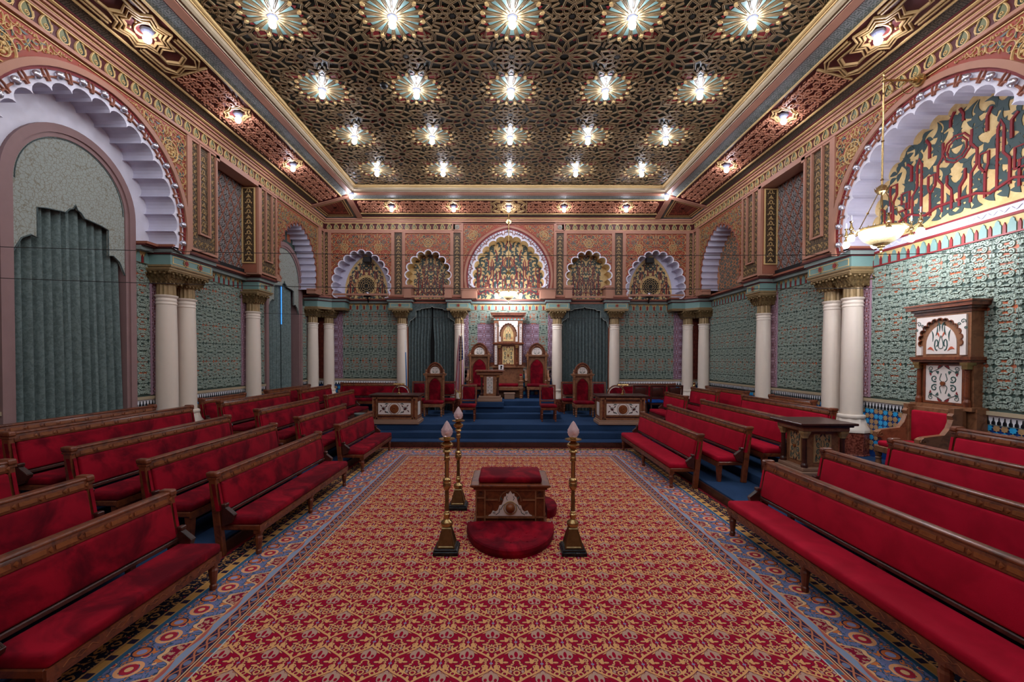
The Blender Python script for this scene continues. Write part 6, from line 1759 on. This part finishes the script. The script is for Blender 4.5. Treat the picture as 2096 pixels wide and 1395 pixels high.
# ---- flag
t=thing('flag_on_pole','american flag with gold fringe hanging from an upright pole left of the dais','flag',(-1.60,14.75,ZP))
m=MB(); m.lathe(0,0,[(.14,0),(.14,.03),(.05,.08),(.02,.14)],14); m.ob('pole_base','brass',t,smooth=True)
m=MB(); m.tube([(0,0,.05),(.04,0,3.05)],.016,8); m.ob('pole','bandwood',t,smooth=True); m=MB(); m.lathe(.04,0,[(.02,3.03),(.03,3.06),(.012,3.09),(.035,3.14),(.002,3.25)],8); m.ob('spear_finial','brass',t)
cols=13; N=52; nz=20; m=MB(); V=[]
for j in range(nz+1):
    q=j/nz; z=2.60-1.78*q
    wd=.10+.20*q**.7
    for i in range(N+1):
        p=i/N; x=.04*z/3.05-.02-wd*.55+wd*p*1.0; y=-.03+.05*math.sin(p*2*pi*3.2+q*1.5)*(.3+q)
        V.append((x,y,z-.22*p*(1-p)*q+.10*abs(p-.5)))
F=[];M=[]
for j in range(nz):
    for i in range(N):
        F.append((j*(N+1)+i,j*(N+1)+i+1,(j+1)*(N+1)+i+1,(j+1)*(N+1)+i))
s=int(N/13)
n0=m.n; m.V.append(np.array(V)); m.n+=len(V)
for k,f_ in enumerate(F):
    j,i=divmod(k,N); c=0 if (i//4)%2==0 else 1
    if j<9 and i>18: c=2
    m.F.append(f_); m.M.append(c)
m.ob('flag_cloth',['fred','fwhite','fblue'],t,smooth=True)
m=MB(lambda P: np.stack([P[:,0],-.10-P[:,2]+.02,P[:,1]],1))
for j in range(7):
    for i in range(4):
        q=.06+j*.055; m.poly(star_pts(-.03+.035*i+.01*(j%2)+.0,2.55-q*1.75,.011,5,.45,pi/2),.012,0)
m.ob('white_stars','fwhite',t)
m=MB(); E=[V[nz*(N+1)+i] for i in range(N+1)]
m.strip([(a,b-.004,c+.01) for a,b,c in E],[(a,b-.006,c-.055) for a,b,c in E]); m.ob('gold_fringe','gold',t)
m=MB(); m.tube([(.035,-.05,2.7),(.03,-.09,2.2),(.02,-.10,1.3),(.0,-.11,.75)],.013,6); m.lathe(0,-.11,[(.012,.75),(.035,.70),(.03,.58)],8); m.ob('gold_cord','gold',t)
# blue furled rod by the left curtain
m=MB(); m.tube([(-3.38,14.75,ZP+.02),(-3.40,14.75,ZP+1.4),(-3.42,14.75,2.55)],.022,8,r2=.016); o=m.ob('blue_rod','bluerod'); tag(o,'thin blue rod with a white tip leaning before the left drapery','rod')
m=MB(); m.tube([(-3.42,14.75,2.55),(-3.43,14.75,2.95)],.018,8,r2=.008); m.ob('white_tip','twhite',o)
T1=set(bpy.data.objects)
# waste bin, spotlights, speakers, wires, detector
bin_=t=thing('waste_bin','grey round waste bin on the platform beside the left-hand desk','bin',(-4.28,12.75,ZP))
m=MB(); m.lathe(0,0,[(.13,0),(.16,.26),(.165,.27),(.15,.265),(.12,.02)],18); m.ob('bucket','teald',t,smooth=True); m=MB(); m.lathe(0,0,[(.158,.25),(.17,.27),(.17,.285),(.155,.285)],18); m.ob('rim','grey',t)
for s in (-1,1):
    w='left' if s<0 else 'right'
    t=thing('loudspeaker',f'small black loudspeaker high in the {w} pointed arch of the back wall','loudspeaker',(s*5.27,16.62,6.02))
    m=MB(); m.rbox(-.14,.14,-.1,.1,-.10,.10,.012,1); m.ob('cabinet','plastic',t); m=MB(); m.tube([(0,.05,.05),(0,.35,.12)],.015,6); m.ob('bracket','plastic',t)
    t=thing('spotlight',f'round glass floodlight on a black arm at the foot of the {w} pointed arch','spotlight',(s*5.27,16.62,4.66))
    m=MB(); m.rbox(-.13,.13,-.06,.06,-.02,.03,.01,1); m.tube([(0,0,0),(0,.1,-.22)],.025,6); m.ob('arm','plastic',t)
    m=MB(); m.ball((0,0,.10),.075,14,10); m.ob('glass_globe','ball',t,smooth=True)
for o in set(bpy.data.objects)-T1-{bin_}:
    if o.parent is None: o.location=Vector(o.location)*KS+Vector((0,0,CZ*(1-KS))); o.scale=(KS,)*3
for i,(y,z0,zm,z1,lab) in enumerate(((6.0,3.84,3.74,3.80,'topmost of the thin dark wires stretched across the hall'),(6.0,3.42,3.29,3.34,'middle one of the thin dark wires stretched across the hall'),(12.6,3.62,3.50,3.55,'lowest and farthest of the thin wires stretched across the hall'))):
    m=MB(); m.tube([(x*6.99,y,zm+(z1-zm if x>0 else z0-zm)*x*x) for x in np.linspace(-1,1,33)],.0045 if i<2 else .005,4); o=m.ob('wire','wire'); tag(o,lab,'wire')
m=MB(); m.lathe(-2.50,8.80,[(.07,7.74),(.08,7.70),(.06,7.67),(.03,7.66)],14); o=m.ob('smoke_detector','plastic'); tag(o,'small black round detector among the gold straps of the ceiling','detector')
m=MB(); m.tube([(6.0,14.30,ZP),(6.0,14.30,ZP+.95)],.02,8); m.lathe(6.0,14.30,[(.03,ZP+.95),(.05,ZP+1.0),(.03,ZP+1.05),(.05,ZP+1.10),(.01,ZP+1.14)],10); o=m.ob('stanchion','brass'); tag(o,'brass post between the short benches at the far right','stanchion')
